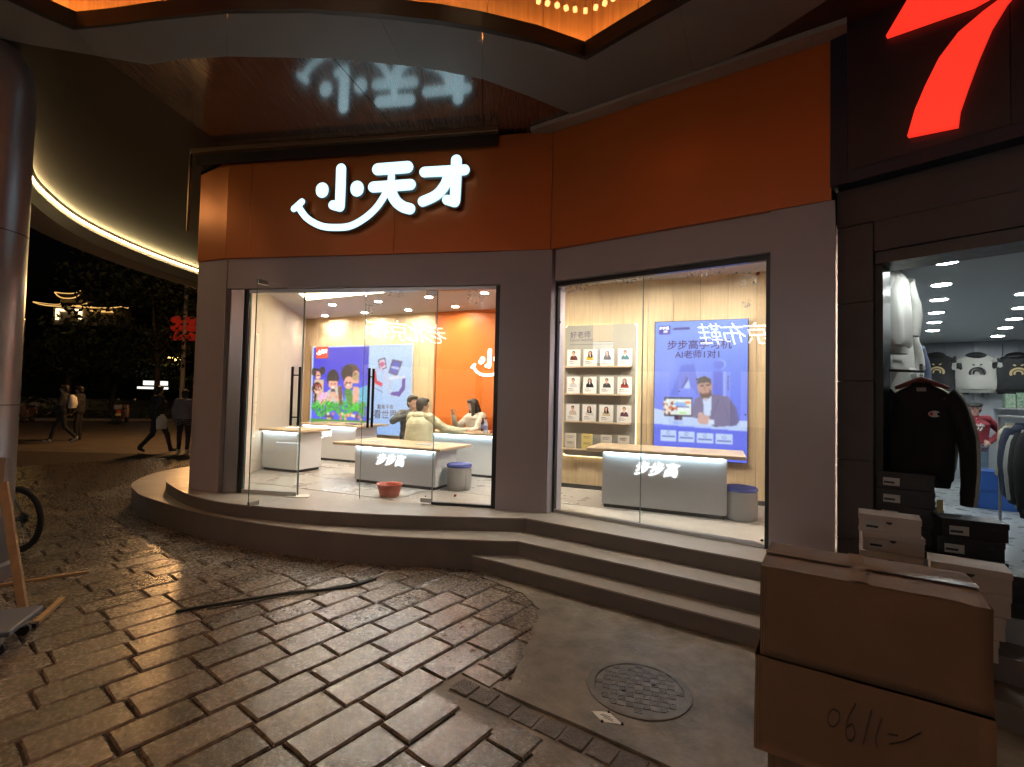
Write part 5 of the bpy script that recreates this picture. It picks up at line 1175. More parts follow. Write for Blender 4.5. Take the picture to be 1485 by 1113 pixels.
# ------------------------------------------------------------------ loose things on the pavement at left
mat('pine_wood', (.5, .3, .13), .6, var=.25, vscale=14); mat('rubber', (.015, .015, .016), .7); mat('bike_black', (.02, .02, .024), .35); mat('plastic_grey', (.13, .15, .2), .4); mat('old_wood', (.3, .24, .18), .7)
cab = catmull([tuple(P(x, y, .012)) for x, y in ((255, 887), (330, 874), (420, 860), (500, 852), (545, 840))], 8)
tag(MB().tube(cab, .011, 6).build('cable', 'rubber', None, True), 'thin black cable lying across the pavers', 'cable')
cab = catmull([tuple(P(x, y, .012)) for x, y in ((300, 884), (350, 876), (430, 861), (520, 845), (540, 838))], 8)
tag(MB().tube(cab, .005, 6).build('cable', 'rubber', None, True), 'second, thinner cable beside the black one', 'cable')
def plank(label, a, b, w_, th, M='pine_wood', up=Vector((0, 0, 1))):
    a, b = Vector(a), Vector(b); t = (b-a).normalized(); s = t.cross(up).normalized(); n_ = s.cross(t)
    vs = [p+s*i*w_/2+n_*j*th/2 for p in (a, b) for i, j in ((-1, -1), (1, -1), (1, 1), (-1, 1))]
    return tag(MB().add(vs, [(3, 2, 1, 0), (4, 5, 6, 7), (0, 1, 5, 4), (1, 2, 6, 5), (2, 3, 7, 6), (3, 0, 4, 7)]).build('plank', M, None, bevel=.003), label, 'plank')
plank('thin wooden batten lying flat by the bicycle wheel', P(-60, 858, .012), P(129, 829, .012), .03, .018)
sb_ = plank('short wooden batten with a dark end lying on the pavers', P(52, 904, .02), P(91, 868, .02), .035, .03)
e_ = P(52, 904, .02); d_ = (P(91, 868, .02)-e_).normalized()
tp_ = plank('', e_-d_*.05, e_-d_*.002, .037, .032, 'rubber'); tp_.name = 'dark_tip'; tp_.parent = sb_; tp_.location = tp_.location-sb_.location
for k_ in ('label', 'category'): del tp_[k_]
ft_ = P(36, 902, .0); hd = at(5, 700, 3.62); plank('wooden batten leaning up to the left by the grey trolley', ft_+Vector((0, 0, .012)), hd, .055, .025, up=Vector((.2, -1, 0)))
hd2 = at(6, 664, 3.75); plank('pale weathered batten leaning behind the other one', P(-25, 890, .0)+Vector((0, 0, .012)), hd2, .05, .03, 'old_wood', Vector((.2, -1, 0)))
ptc = P(-35, 905, .17)
tr = thing('flat_trolley', 'grey plastic platform trolley beside the battens', 'trolley', (ptc.x-.05, ptc.y+.02, 0), R(22))
MB().box(-.42, .28, -.22, .2, .13, .165).build('platform', 'plastic_grey', tr, local=True, bevel=.015)
for x in (-.34, .2):
    for y in (-.15, .13):
        o = MB().box(x-.02, x+.02, y-.018, y+.018, .06, .13).build('caster_fork', 'frame_steel', tr, local=True)
        MB().tube([(x, y-.016, .04), (x, y+.016, .04)], .039, 14).build('caster_wheel', 'rubber', o, True, local=True)
# bicycle: the rear wheel shows
wr = .33; hub = at(25, 759, 4.95); hub.z = wr+.002
bk = thing('bicycle', 'black bicycle with its rear wheel showing beside the battens', 'bicycle', (hub.x, hub.y, 0), R(168))
def wheel(x):
    w_ = MB(); n = 40; vs = []; fs = []
    for i in range(n):
        a = 2*math.pi*i/n
        for j in range(8): b = 2*math.pi*j/8; r_ = wr-.024+.024*math.cos(b); vs.append((x+r_*math.cos(a), .022*math.sin(b), wr+r_*math.sin(a)))
    for i in range(n):
        for j in range(8): fs.append((i*8+j, ((i+1) % n)*8+j, ((i+1) % n)*8+(j+1) % 8, i*8+(j+1) % 8))
    w_.add(vs, fs); o = w_.build('tyre', 'rubber', bk, True, local=True)
    r2 = MB(); vs = []; fs = []
    for i in range(n):
        a = 2*math.pi*i/n
        for rr, yy in ((wr-.045, -.011), (wr-.062, -.009), (wr-.062, .009), (wr-.045, .011)): vs.append((x+rr*math.cos(a), yy, wr+rr*math.sin(a)))
    for i in range(n):
        for j in range(4): fs.append((i*4+j, ((i+1) % n)*4+j, ((i+1) % n)*4+(j+1) % 4, i*4+(j+1) % 4))
    r2.add(vs, fs); r2.build('rim', 'bike_black', o, True, local=True)
    h_ = MB(); h_.tube([(x, -.05, wr), (x, .05, wr)], .022, 12)
    h_.build('hub', 'bike_black', o, True, local=True)
    sp = MB()
    for i in range(28):
        a = 2*math.pi*i/28; b = a+(.5 if i % 2 else -.5); y = .025 if i % 4 < 2 else -.025
        sp.tube([(x+.02*math.cos(b), y, wr+.02*math.sin(b)), (x+(wr-.06)*math.cos(a), 0, wr+(wr-.06)*math.sin(a))], .0014, 4)
    sp.build('spokes', 'frame_steel', o, local=True)
wheel(0); wheel(1.05)
BBk = Vector((.43, 0, .28)); ST = Vector((.27, 0, .80)); HT = Vector((.84, 0, .78)); HB = Vector((.87, 0, .64)); f_ = MB()
for a, b, r_ in ((BBk, ST, .016), (BBk, HB, .019), (ST, HT, .016), (HT, HB, .019)): f_.tube([a, b], r_, 10)
for s in (-1, 1): f_.tube([BBk+Vector((0, s*.03, 0)), (0, s*.06, wr)], .009, 8); f_.tube([ST+Vector((0, s*.015, -.03)), (0, s*.06, wr)], .008, 8)
f_.build('frame', 'bike_black', bk, True, local=True)
MB().tube([HB, (.93, .05, .5), (1.05, .05, wr)], .012, 8).tube([HB, (.93, -.05, .5), (1.05, -.05, wr)], .012, 8).build('fork', 'bike_black', bk, True, local=True)
MB().tube([HT, HT+Vector((-.02, 0, .12))], .014, 8).tube([HT+Vector((-.02, -.28, .12)), HT+Vector((-.02, .28, .12))], .012, 8).build('handlebar', 'bike_black', bk, True, local=True)
MB().tube([ST, ST+Vector((-.03, 0, .12))], .013, 8).build('seat_post', 'bike_black', bk, True, local=True)
MB().loft([((.22, 0, .925), .13, .055, 0), ((.22, 0, .95), .135, .065, 0), ((.2, 0, .965), .10, .05, 0)], 14).build('saddle', 'rubber', bk, True, local=True)
MB().tube([(.43, -.045, .28), (.43, -.055, .28)], .09, 20).tube([(.43, -.06, .28), (.5, -.07, .14)], .009, 6).tube([(.43, .06, .28), (.36, .07, .42)], .009, 6).build('crank', 'bike_black', bk, True, local=True)
MB().tube([(0, -.05, wr), (0, -.062, wr)], .055, 18).tube([(.02, -.075, wr-.02), (.05, -.075, wr-.1)], .015, 8).build('rear_gears', 'bike_black', bk, True, local=True)
MB().box(.33, .45, -.04, .04, .9, .91).build('rear_reflector_mount', 'bike_black', bk, local=True) if False else None
MB().tube([(.1, .07, .33), (.12, .16, .01)], .009, 8).build('kickstand', 'bike_black', bk, True, local=True)

# ------------------------------------------------------------------ far side of the street
mat('asphalt_kerb', (.22, .19, .16), .8, var=.2); mat('leaf_dark', (.055, .075, .028), .6, var=.4, vscale=3); mat('bark', (.09, .07, .05), .9); mat('hill_dark', (.02, .025, .015), .95)
mat('scooter_body', (.12, .07, .06), .3); mat('scooter_grey', (.2, .2, .21), .3); mat('plate_yellow', (.6, .5, .15), .4); mat('lamp_red', (.6, .03, .02), .4, emit=(1, .05, .02), estr=.10); mat('glow_white', (1, 1, 1), emit=(1, .96, .9), estr=1.2); mat('street_glow', (1, .8, .4), emit=(1, .62, .16), estr=16.); mat('gold_outline', (1, .7, .3), emit=(1, .55, .16), estr=1.1); mat('pale_wall', (.55, .5, .42), .7); mat('roof_tile', (.12, .1, .08), .7); mat('lit_opening', (1, .85, .55), emit=(1, .75, .4), estr=3.2)
k0, k1 = P(-60, 609.5).xy, P(330, 611.8).xy; FK = Frame(k0-(k1-k0), (k1-k0)); LK = (k1-k0).length*3
structure(MB().box(0, LK, -.02, .13, -.3, 0, FK).build('kerb', 'asphalt_kerb', bevel=.01))
structure(MB().box(0, LK, -.02, .1, -14, -.31, FK).build('planting_bed', 'hill_dark'))
def leaves(mb, c, rad, n, size, seed, lump=4):
    rr = np.random.RandomState(seed); cl = [(np.array(c)+rr.normal(0, .55, 3)*np.array(rad), rr.uniform(.3, .6)) for _ in range(lump)]
    vs = []; fs = []
    for i in range(n):
        cc, s = cl[rr.randint(len(cl))]; d = rr.normal(0, 1, 3); d /= np.linalg.norm(d)+1e-9; p = cc+d*np.array(rad)*s*rr.uniform(.55, 1.05)
        a = rr.normal(0, 1, 3); a /= np.linalg.norm(a); b = np.cross(a, rr.normal(0, 1, 3)); b /= np.linalg.norm(b)+1e-9; q = size*rr.uniform(.6, 1.3)
        k = len(vs); vs += [p-a*q, p+b*q*.5, p+a*q, p-b*q*.5]; fs.append((k, k+1, k+2, k+3))
    mb.add(vs, fs)
def tree(label, px, Y, h, rad, seed, n=2600):
    b = P(px, 605, .0); s = Y/b.y; base = Vector((b.x*s, Y, .1)); t = thing('street_tree', label, 'tree', base, 0, 'trees across the street'); rr = random.Random(seed)
    tk = MB(); top = base+Vector((rr.uniform(-.3, .3), rr.uniform(-.3, .3), h*.55)); tk.tube([base, base.lerp(top, .5)+Vector((.1, 0, 0)), top], [.2, .16, .11], 10)
    for k in range(6):
        an = k*1.05+rr.random(); q = top+Vector((math.cos(an)*rad*.6, math.sin(an)*rad*.6, h*.2+rr.random())); tk.tube([base.lerp(top, .7+.05*k), base.lerp(q, .75)+Vector((0, 0, .4)), q], [.09, .06, .03], 6)
    tk.build('trunk', 'bark', t, True)
    cr = MB(); leaves(cr, (base.x, base.y, h*.68), (rad, rad, h*.34), n, .17, seed, 16); cr.build('crown', 'leaf_dark', t)
for a_ in (('broad dark tree behind the walking pair', 95, 33, 5.6, 4.2, 1), ('dark tree at the edge of the column', 15, 36, 5.6, 4., 2), ('tall dark tree beside the lantern pole', 225, 31, 9.2, 3.4, 3), ('dark tree partly behind the white pillar', 285, 36, 10.5, 4.2, 4), ('dark tree between the pavilion and the street', 160, 42, 6.2, 4.6, 5)): tree(*a_)
hd_ = MB()
for i in range(26): c_ = FK(LK*.2+i*.9, .4, -1.3-.4*(i % 3)); leaves(hd_, c_, (.8, .6, .55), 130, .09, 100+i, 5)
hb = hd_.build('hedge', 'leaf_dark'); hb['kind'] = 'stuff'; hb['label'] = 'low dark hedge along the far kerb'
# scooters
def scooter(label, px, py, yaw, M, used=[]):
    b = P(px, py, 0)
    if not used:
        t = thing('scooter', label, 'scooter', (0, 0, 0), 0, 'scooters along the far kerb'); used.append(t)
        for x in (-.6, .6):
            w_ = MB(); n = 20; vs = []; fs = []
            for i in range(n):
                a = 2*math.pi*i/n
                for j in range(6): q = 2*math.pi*j/6; r_ = .17+.05*math.cos(q); vs.append((x+r_*math.cos(a), .05*math.sin(q), .22+r_*math.sin(a)))
            for i in range(n):
                for j in range(6): fs.append((i*6+j, ((i+1) % n)*6+j, ((i+1) % n)*6+(j+1) % 6, i*6+(j+1) % 6))
            w_.add(vs, fs); o = w_.build('wheel', 'rubber', t, True, local=True); MB().tube([(x, -.03, .22), (x, .03, .22)], .11, 14).build('rim', 'frame_steel', o, True, local=True)
        MB().loft([((.42, 0, .3), .28, .13, 0), ((.45, 0, .45), .34, .16, 0), ((.48, 0, .62), .36, .15, 0), ((.5, 0, .72), .3, .12, 0)], 14).build('rear_body', M, t, True, local=True)
        MB().box(-.25, .25, -.15, .15, .27, .33).build('footboard', 'scooter_grey', t, local=True, bevel=.02)
        MB().loft([((-.36, 0, .3), .06, .17, 0), ((-.4, 0, .6), .07, .2, 0), ((-.44, 0, .92), .07, .15, 0)], 12).build('leg_shield', M, t, True, local=True)
        MB().loft([((.4, 0, .72), .34, .13, 0), ((.42, 0, .79), .33, .14, 0), ((.44, 0, .82), .25, .1, 0)], 14).build('seat', 'rubber', t, True, local=True)
        MB().tube([(-.58, .06, .24), (-.45, .03, .9)], .02, 8).tube([(-.42, -.33, 1.0), (-.44, 0, .97), (-.42, .33, 1.0)], .016, 8).build('handlebar', 'frame_black', t, True, local=True)
        for s in (-1, 1):
            o = MB().tube([(-.43, s*.26, 1.0), (-.46, s*.32, 1.17)], .008, 6).build('mirror_stem', 'frame_black', t, local=True); MB().ball((-.46, s*.33, 1.2), (.015, .06, .045), 8, 6).build('mirror', 'frame_steel', o, True, local=True)
        MB().box(.78, .96, -.16, .16, .72, .96).build('top_box', 'scooter_grey', t, local=True, bevel=.03); MB().box(.80, .83, -.1, .1, .42, .55).build('number_plate', 'plate_yellow', t, local=True)
        MB().ball((.82, 0, .64), (.03, .1, .03), 8, 6).build('tail_light', 'lamp_red', t, True, local=True); MB().ball((-.5, 0, .85), (.05, .08, .07), 10, 6).build('headlight', 'frame_steel', t, True, local=True)
    else: t = copy_tree(used[0])
    t.location = b; t.rotation_euler = (0, 0, yaw); t['label'] = label; return t
scooter('dark scooter parked by the kerb behind the walking pair', 36, 613, R(112), 'scooter_body'); scooter('scooter with a top box parked across from the shop', 178, 614.5, R(-65), 'scooter_body'); scooter('scooter parked behind the first one near the column', 8, 611, R(100), 'scooter_body')
# pole with red lanterns
pb = P(262, 607); pl = thing('lantern_pole', 'street pole hung with red lanterns in three tiers', 'street lamp', (pb.x, pb.y, 0))
hp = at(266, 399, pb.y).z
MB().tube([(pb.x, pb.y, 0), (pb.x, pb.y, hp)], [.14, .1], 12).build('pole', 'pale_wall', pl, True)
for k, y in enumerate((465, 476, 489)):
    zc = at(264, y, pb.y).z
    MB().tube([(pb.x-.5, pb.y, zc+.2), (pb.x+.5, pb.y, zc+.2)], .02, 6).build('arm', 'frame_black', pl)
    for s in (-1, 1):
        c_ = (pb.x+s*.46, pb.y-.05, zc); o = MB().ball(c_, (.36, .36, .24), 14, 8).build('lantern', 'lamp_red', pl, True)
        MB().tube([(c_[0], c_[1], zc+.2), (c_[0], c_[1], zc+.28)], .12, 10).build('lantern_cap', 'gold_panel', o)
# street lamps, shop lights far down the street
for px, py, l in ((20, 458, 'yellow street lamp far off beside the column, higher of the pair'), (29, 464, 'yellow street lamp far off beside the column, lower of the pair')):
    v = at(px, py, 55); t = thing('street_lamp', l, 'street lamp', (v.x, v.y, 0)); MB().tube([(v.x+.6, v.y, 0), (v.x+.6, v.y, v.z), (v.x, v.y, v.z+.1)], .08, 6).build('post', 'frame_steel', t); MB().ball(v, (.45, .45, .3), 10, 6).build('lamp_head', 'street_glow', t, True)
for px, py, w_, h_, Y, M, l in ((226, 556, 1.5, .32, 36, 'glow_white', 'small white lit shop sign far down the street'), (222, 563, 1.9, .16, 36.2, 'glow_white', 'thin lit strip under the small white sign'), (250, 521, 1.2, .3, 44, 'street_glow', 'dim lit window strip behind the lantern pole'), (16, 478, 1.6, .25, 60, 'street_glow', 'row of yellow lights by the far street lamps')):
    v = at(px, py, Y); mb = MB()
    if h_ > .2 and M == 'glow_white': text(mb, '步行街', Frame((v.x, v.y), (1, .4)), 0, v.z, .5, .03, .02, .01) if False else mb.box(-w_/2, w_/2, v.z-h_/2, v.z+h_/2, 0, .1, Frame((v.x, v.y), (1, .4)))
    else: mb.box(-w_/2, w_/2, v.z-h_/2, v.z+h_/2, 0, .1, Frame((v.x, v.y), (1, .4)))
    tag(mb.build('lit_sign', M), l, 'sign')
structure(MB().ball((-95, 130, -4), (75, 40, 20), 32, 14).build('hill', 'hill_dark', None, True))
# hill top pavilion outlined with lamps
Yp = 95; pc_ = at(122, 462, Yp); u_ = Yp/707.5
pv = thing('hilltop_pavilion', 'traditional pavilion with upturned roofs outlined in warm lamps on the hill', 'pavilion', (pc_.x, Yp, pc_.z-1))
def roof(cx, z0, w_, d_, h_, lift, top):
    mb = MB(); lines = []; n = 9; rows = 6; vs = []
    for j in range(rows):
        t = j/(rows-1); k = (1-t)**1.7
        for sx, sy in ((-1, -1), (1, -1), (1, 1), (-1, 1)):
            nx, ny = {(-1, -1): (1, -1), (1, -1): (1, 1), (1, 1): (-1, 1), (-1, 1): (-1, -1)}[(sx, sy)]
            for i in range(n):
                s = i/n; x = (sx+(nx-sx)*s); y = (sy+(ny-sy)*s); e = abs(2*s-1)**3
                vs.append((cx+x*(w_*k+top*(1-k)), Yp+y*(d_*k+.05), z0+h_*t+lift*e*(1-t)**2))
    m4 = 4*n; fs = [(j*m4+i, j*m4+(i+1) % m4, (j+1)*m4+(i+1) % m4, (j+1)*m4+i) for j in range(rows-1) for i in range(m4)]
    mb.add(vs, fs); mb.build('roof', 'roof_tile', pv, True)
    el = MB(); el.tube([vs[i] for i in range(n+1)], .1, 5); el.build('eave_lights', 'gold_outline', pv)
    for c_ in (0, n): el = MB(); el.tube([vs[j*m4+c_] for j in range(rows)], .1, 5); el.build('ridge_lights', 'gold_outline', pv)
z_ = at(118, 437, Yp).z; roof(at(115, 437, Yp).x, z_, 2.5, 2.5, 2.0, 1.1, .1)
zb_ = at(118, 447, Yp).z; roof(at(110, 447, Yp).x, zb_-.3, 5.2, 3.2, 1.0, .7, 3.0); roof(at(160, 449, Yp).x, zb_-.4, 4.6, 3, .7, .3, 3.5)
x_ = at(112, 455, Yp).x
MB().box(x_-3.2, x_+9, zb_-3.6, zb_-.2, Yp-1.6, Yp+2, lambda x, y, z: (x, z, y)).build('hall', 'pale_wall', pv)
MB().box(x_-2.2, x_+2.5, zb_+.8, z_, Yp-1.4, Yp+1.4, lambda x, y, z: (x, z, y)).build('upper_storey', 'pale_wall', pv)
for xx in (-2.6, 1.8): MB().box(x_+xx, x_+xx+.55, zb_-2.6, zb_-.5, Yp-1.75, Yp-1.62, lambda x, y, z: (x, z, y)).build('lit_opening', 'lit_opening', pv)
MB().box(x_-2, x_+1.7, zb_-.95, zb_-.55, Yp-1.75, Yp-1.62, lambda x, y, z: (x, z, y)).build('lit_opening', 'lit_opening', pv)
MB().box(x_+4, x_+9, zb_-1., zb_-.7, Yp-1.75, Yp-1.62, lambda x, y, z: (x, z, y)).build('lit_opening', 'gold_outline', pv)

# ------------------------------------------------------------------ shops across the street behind the camera: their signs show mirrored in the glass
mat('opp_wall', (.2, .17, .15), .8, var=.2); mat('sign_white_far', (1, 1, 1), emit=(.96, .98, 1), estr=9.); mat('board_orange_far', (1, .4, .1), emit=(1, .42, .12), estr=2.5); mat('board_white_far', (1, 1, 1), emit=(.8, .88, 1), estr=2.2); mat('far_ink', (.1, .08, .08), .6); mat('opp_window', (1, .85, .6), emit=(1, .78, .48), estr=.35)
pj = Vector((-13.4, -13.2)); eo = Vector((-.66, .75)).normalized(); FO = Frame(pj, eo)
ob = thing('shop_row', 'row of dark shop fronts across the street with lit signs', 'building', (pj.x, pj.y, 0))
MB().box(-9, 7.5, 0, 8.5, -6, -.3, FO).build('wall', 'opp_wall', ob)
for k in range(5): MB().box(-8+k*3.1, -5.4+k*3.1, .5, 3.4, -.3, -.22, FO).build('shop_window', 'opp_window', ob)
os_ = thing('opposite_sign', 'white lit brush character sign over a shop across the street', 'sign', FO(0, 4.6, 0))
for i, ch in enumerate('老北京布鞋'): mb = MB(); text(mb, ch, FO, -2.3+i*1.13, 5.3, 1.25, -.05, .08, .0, .25); mb.build('character', 'sign_white_far', os_)
# lottery shop further along
zg = Vector((-24.6, -15.4)); e2 = Vector((-.5, .87)).normalized(); FZ = Frame(zg, e2)
lo_ = thing('lottery_shop', 'far shop front with an orange and a white lit sign band', 'building', (zg.x, zg.y, 0))
MB().box(-7, 6, 0, 9, -6, -.3, FZ).build('wall', 'opp_wall', lo_); MB().box(-3.6, 4.6, 6.3, 7.6, -.28, -.1, FZ).build('orange_board', 'board_orange_far', lo_); MB().box(-3.6, 4.6, 4.6, 6.2, -.28, -.1, FZ).build('white_board', 'board_white_far', lo_); MB().box(-3, 3, .4, 3.4, -.28, -.2, FZ).build('shop_window', 'opp_window', lo_)
mb = MB(); text(mb, '中国福彩', FZ, .9, 7.05, .85, -.08, .04, .02); text(mb, 'CHINA WELFARE', FZ, .9, 6.5, .42, -.08, .04, .012); mb.build('orange_board_lettering', 'sign_white_far', lo_)
mb = MB(); text(mb, '中国体彩', FZ, .8, 5.4, 1.0, -.08, .02, .0); mb.build('white_board_lettering', 'far_ink', lo_)
mb = MB()
for a_ in range(4): stroke(mb, FZ, [(-1.6+.28*math.cos(R(90*a_+45)), 6.95+.28*math.sin(R(90*a_+45))), (-1.6+.1*math.cos(R(90*a_+45)), 6.95+.1*math.sin(R(90*a_+45)))], .3, -.08, -.03+.004*a_)
mb.build('clover_emblem', 'sign_white_far', lo_)

# globe lamp added behind the camera as fill light on the shop front
mat('fill_globe_glow', (1, 1, 1), emit=(1, .88, .86), estr=480.)
sq0 = None
for x_, y_, l in ((-7, -10, 'added fill lamp, an unseen globe on a black post in the square'),):
    t = thing('fill_globe_lamp', l, 'street lamp', (x_, y_, 0))
    MB().lathe([(.16, 0), (.14, .3), (.06, .35), (.045, 3.2), (.12, 3.25)], n=14).build('post', 'frame_black', t, True, local=True); MB().ball((0, 0, 3.36), .1, 18, 12).build('globe', 'fill_globe_glow', t, True, local=True)

mat('sodium_lamp', (1, .8, .5), emit=(1, .5, .18), estr=330.)
lp_ = at(299, 455, 17.)
t = thing('street_lamp', 'warm street lamp on a tall post in the street behind the white pillar', 'street lamp', (lp_.x, lp_.y, 0))
MB().lathe([(.16, 0), (.14, .3), (.07, .35), (.05, lp_.z-.3), (.12, lp_.z-.25)], n=14).build('post', 'frame_black', t, True, local=True); MB().ball((0, 0, lp_.z), .25, 18, 12).build('globe', 'sodium_lamp', t, True, local=True)

# ------------------------------------------------------------------ people
mat('skin', (.62, .40, .30), .5); mat('skin_dark', (.42, .27, .2), .55); mat('hair_black', (.018, .014, .013), .5, bump=.6, bscale=180, bdist=.004); mat('jacket_pale', (.72, .72, .50), .75, bump=.35, bscale=22, bdist=.02); mat('jacket_white', (.72, .66, .54), .8, bump=.5, bscale=18, bdist=.02); mat('grey_top', (.10, .11, .12), .8, bump=.4, bscale=16, bdist=.02); mat('maroon_top', (.17, .012, .022), .8, bump=.4, bscale=18, bdist=.02); mat('jeans', (.17, .24, .32), .8, bump=.3, bscale=20); mat('dark_trousers', (.02, .022, .03), .8); mat('dark_coat', (.022, .024, .032), .8, bump=.4, bscale=10, bdist=.03); mat('shoe_dark', (.02, .02, .022), .5); mat('sole_white', (.6, .58, .55), .6); mat('grey_jacket', (.16, .15, .17), .8, bump=.4, bscale=12, bdist=.03)
def person(label, loc, yaw, H, cols, J={}, hair='short', puff=0., vox=.014, extra=None, group=None, feat=False, headturn=(0, 0)):
    s = H/1.7
    j = dict(ankL=(-.10, .02, .09), ankR=(.10, .02, .09), toeL=(-.12, -.14, .035), toeR=(.12, -.14, .035), kneeL=(-.10, -.02, .49), kneeR=(.10, -.02, .49), hipL=(-.085, 0, .90), hipR=(.085, 0, .90),
             pelvis=(0, 0, .94), waist=(0, 0, 1.10), chest=(0, 0, 1.29), neck=(0, .01, 1.45), head=(0, -.015, 1.585), shL=(-.17, .01, 1.40), shR=(.17, .01, 1.40), elL=(-.23, .03, 1.13), elR=(.23, .03, 1.13), wrL=(-.24, -.06, .89), wrR=(.24, -.06, .89))
    j.update(J); j = {k: Vector(v)*s for k, v in j.items()}
    src = []; lab = []
    mb = MB()
    def seg(pts, rad, m):
        k = len(mb.v); mb.tube(pts, [r*s for r in rad], 12)
        for p, r in zip((pts[0], pts[-1]), (rad[0], rad[-1])): mb.ball(p, r*s, 12, 8)
        lab.extend([m]*(len(mb.v)-k))
    def blob(c, r, m, M=None): k = len(mb.v); mb.ball(c, tuple(q*s for q in r) if isinstance(r, tuple) else r*s, 14, 10, M); lab.extend([m]*(len(mb.v)-k))
    T, Bm, Sh, Sk = 0, 1, 2, 3
    side = (j['shR']-j['shL']).normalized()
    for q in (-1, 1):
        o = side*(.065*s*q)
        seg([j['pelvis']+o, j['waist']+o*.95, j['chest']+o*1.15, j['neck']-Vector((0, 0, .07*s))+o*.7], [.115+puff*.6, .10+puff, .112+puff, .06+puff*.5], T)
        seg([j['pelvis']+o-Vector((0, 0, .03*s)), j['pelvis']+o-Vector((0, 0, .0))], [.115, .115], Bm)
    for sd in 'LR':
        seg([j['hip'+sd], j['knee'+sd]], [.092, .062], Bm); seg([j['knee'+sd], j['ank'+sd]+Vector((0, 0, .0))], [.064, .048], Bm)
        seg([j['ank'+sd]-Vector((0, 0, .035*s)), j['toe'+sd]], [.045, .036], Sh); seg([j['ank'+sd], j['ank'+sd]-Vector((0, 0, .04*s))], [.046, .046], Sh)
        seg([j['neck']-Vector((0, 0, .06*s)), j['sh'+sd]], [.06+puff*.4, .06+puff*.5], T); seg([j['sh'+sd], j['el'+sd]], [.056+puff*.7, .046+puff*.6], T); seg([j['el'+sd], j['wr'+sd]], [.046+puff*.6, .034+puff*.4], T)
        d = (j['wr'+sd]-j['el'+sd]).normalized(); a = j['wr'+sd]; pr = d.cross(Vector((0, 1, .3))).normalized()
        seg([a, a+d*.05*s], [.026, .03], Sk); blob(a+d*.07*s, (.034, .03, .036), Sk)
        for k, (off, ln) in enumerate(((-.026, .06), (-.009, .07), (.009, .066), (.026, .05))): b = a+d*.095*s+pr*off*s; c_ = b+d*ln*.55*s+Vector((0, -.012*s, 0)); seg([b, c_, c_+(d+Vector((0, -.6, -.2))).normalized()*ln*.45*s], [.0095, .009, .0075], Sk)
        th = a+d*.04*s-pr*.028*s; seg([th, th+(d-pr*.7).normalized()*.05*s], [.011, .009], Sk)
    seg([j['neck']-Vector((0, 0, .05*s)), j['head']-Vector((0, 0, .04*s))], [.055, .05], Sk)
    HM = Matrix.Rotation(headturn[0], 3, 'Z') @ Matrix.Rotation(headturn[1], 3, 'X'); h = j['head']
    blob(h+Vector((0, 0, .012*s)), (.074, .09, .105), Sk, HM); blob(h+HM@Vector((0, -.035, -.06))*s, (.05, .052, .052), Sk, HM)
    blob(h+HM@Vector((0, -.095, -.012))*s, (.012, .018, .022), Sk, HM)
    for q in (-1, 1): blob(h+HM@Vector((q*.076, .005, -.005))*s, (.012, .02, .03), Sk, HM)
    t = thing('person', label, 'person', loc, yaw, group)
    tmp = mb.mesh('tmp', ['skin']); ob_ = bpy.data.objects.new('tmp', tmp); COL.objects.link(ob_)
    md = ob_.modifiers.new('r', 'REMESH'); md.mode = 'VOXEL'; md.voxel_size = vox*s; sm = ob_.modifiers.new('s', 'SMOOTH'); sm.factor = .5; sm.iterations = 3
    dg = bpy.context.evaluated_depsgraph_get(); me = bpy.data.meshes.new_from_object(ob_.evaluated_get(dg)); me.name = 'body'
    bpy.data.objects.remove(ob_)
    me.materials.clear()
    for m_ in (cols['top'], cols['bottom'], cols['shoe'], cols.get('skin', 'skin')): me.materials.append(MATS[m_])
    kd = KDTree(len(mb.v))
    for i, v in enumerate(mb.v): kd.insert(v, i)
    kd.balance()
    vl = [0]*len(me.vertices)
    for p in me.polygons:
        p.material_index = lab[kd.find(p.center)[1]]; p.use_smooth = True
        for q_ in p.vertices: vl[q_] = p.material_index
    nr_ = [v_.normal.copy() for v_ in me.vertices]
    for v_ in me.vertices:
        if vl[v_.index] < 2:       # folds in the cloth
            c_ = v_.co/s; v_.co += nr_[v_.index]*s*(.007*noise.noise((c_.x*9+H*7, c_.y*9, c_.z*13))+.005*noise.noise((c_.x*20, c_.y*20+H*5, c_.z*26)))
    o = bpy.data.objects.new('body', me); COL.objects.link(o); o.parent = t
    hb = MB()
    def hl(c, r): hb.ball(h+HM@Vector(c)*s, tuple(q*s for q in r), 16, 10, HM)
    if hair != 'cap': hl((0, .024, .035), (.091, .102, .105)); hl((0, -.045, .088), (.078, .055, .04)); hl((0, .06, -.02), (.075, .06, .08))
    if hair == 'long':
        hl((0, .06, -.06), (.085, .05, .13))
        pts = [h+HM@Vector(q)*s for q in ((.0, .06, .0), (.01, .085, -.14), (.03, .08, -.26), (.04, .05, -.36))]; hb.tube(pts, [.075*s, .08*s, .06*s, .02*s], 12)
        for q in (-1, 1): pts = [h+HM@Vector(p_)*s for p_ in ((q*.07, -.02, .05), (q*.088, -.02, -.06), (q*.09, -.03, -.18), (q*.08, -.03, -.3))]; hb.tube(pts, [.03*s, .036*s, .034*s, .014*s], 10)
    if hair == 'bun': hl((0, .1, .06), (.045, .045, .045))
    if hair == 'cap':
        hl((0, .02, -.01), (.083, .088, .09))
        cp_ = MB(); cp_.ball(h+HM@Vector((0, .01, .065))*s, tuple(q*s for q in (.10, .11, .06)), 18, 10, HM); cp_.ball(h+HM@Vector((0, -.09, .055))*s, tuple(q*s for q in (.07, .06, .012)), 14, 6, HM); cp_.build('cap', 'cloth_black', t, True, local=True)
    hb.v = [(x+.004*noise.noise((x*60, y*60, z*20)), y+.004*noise.noise((x*60, y*60, z*20+7)), z) for x, y, z in hb.v]
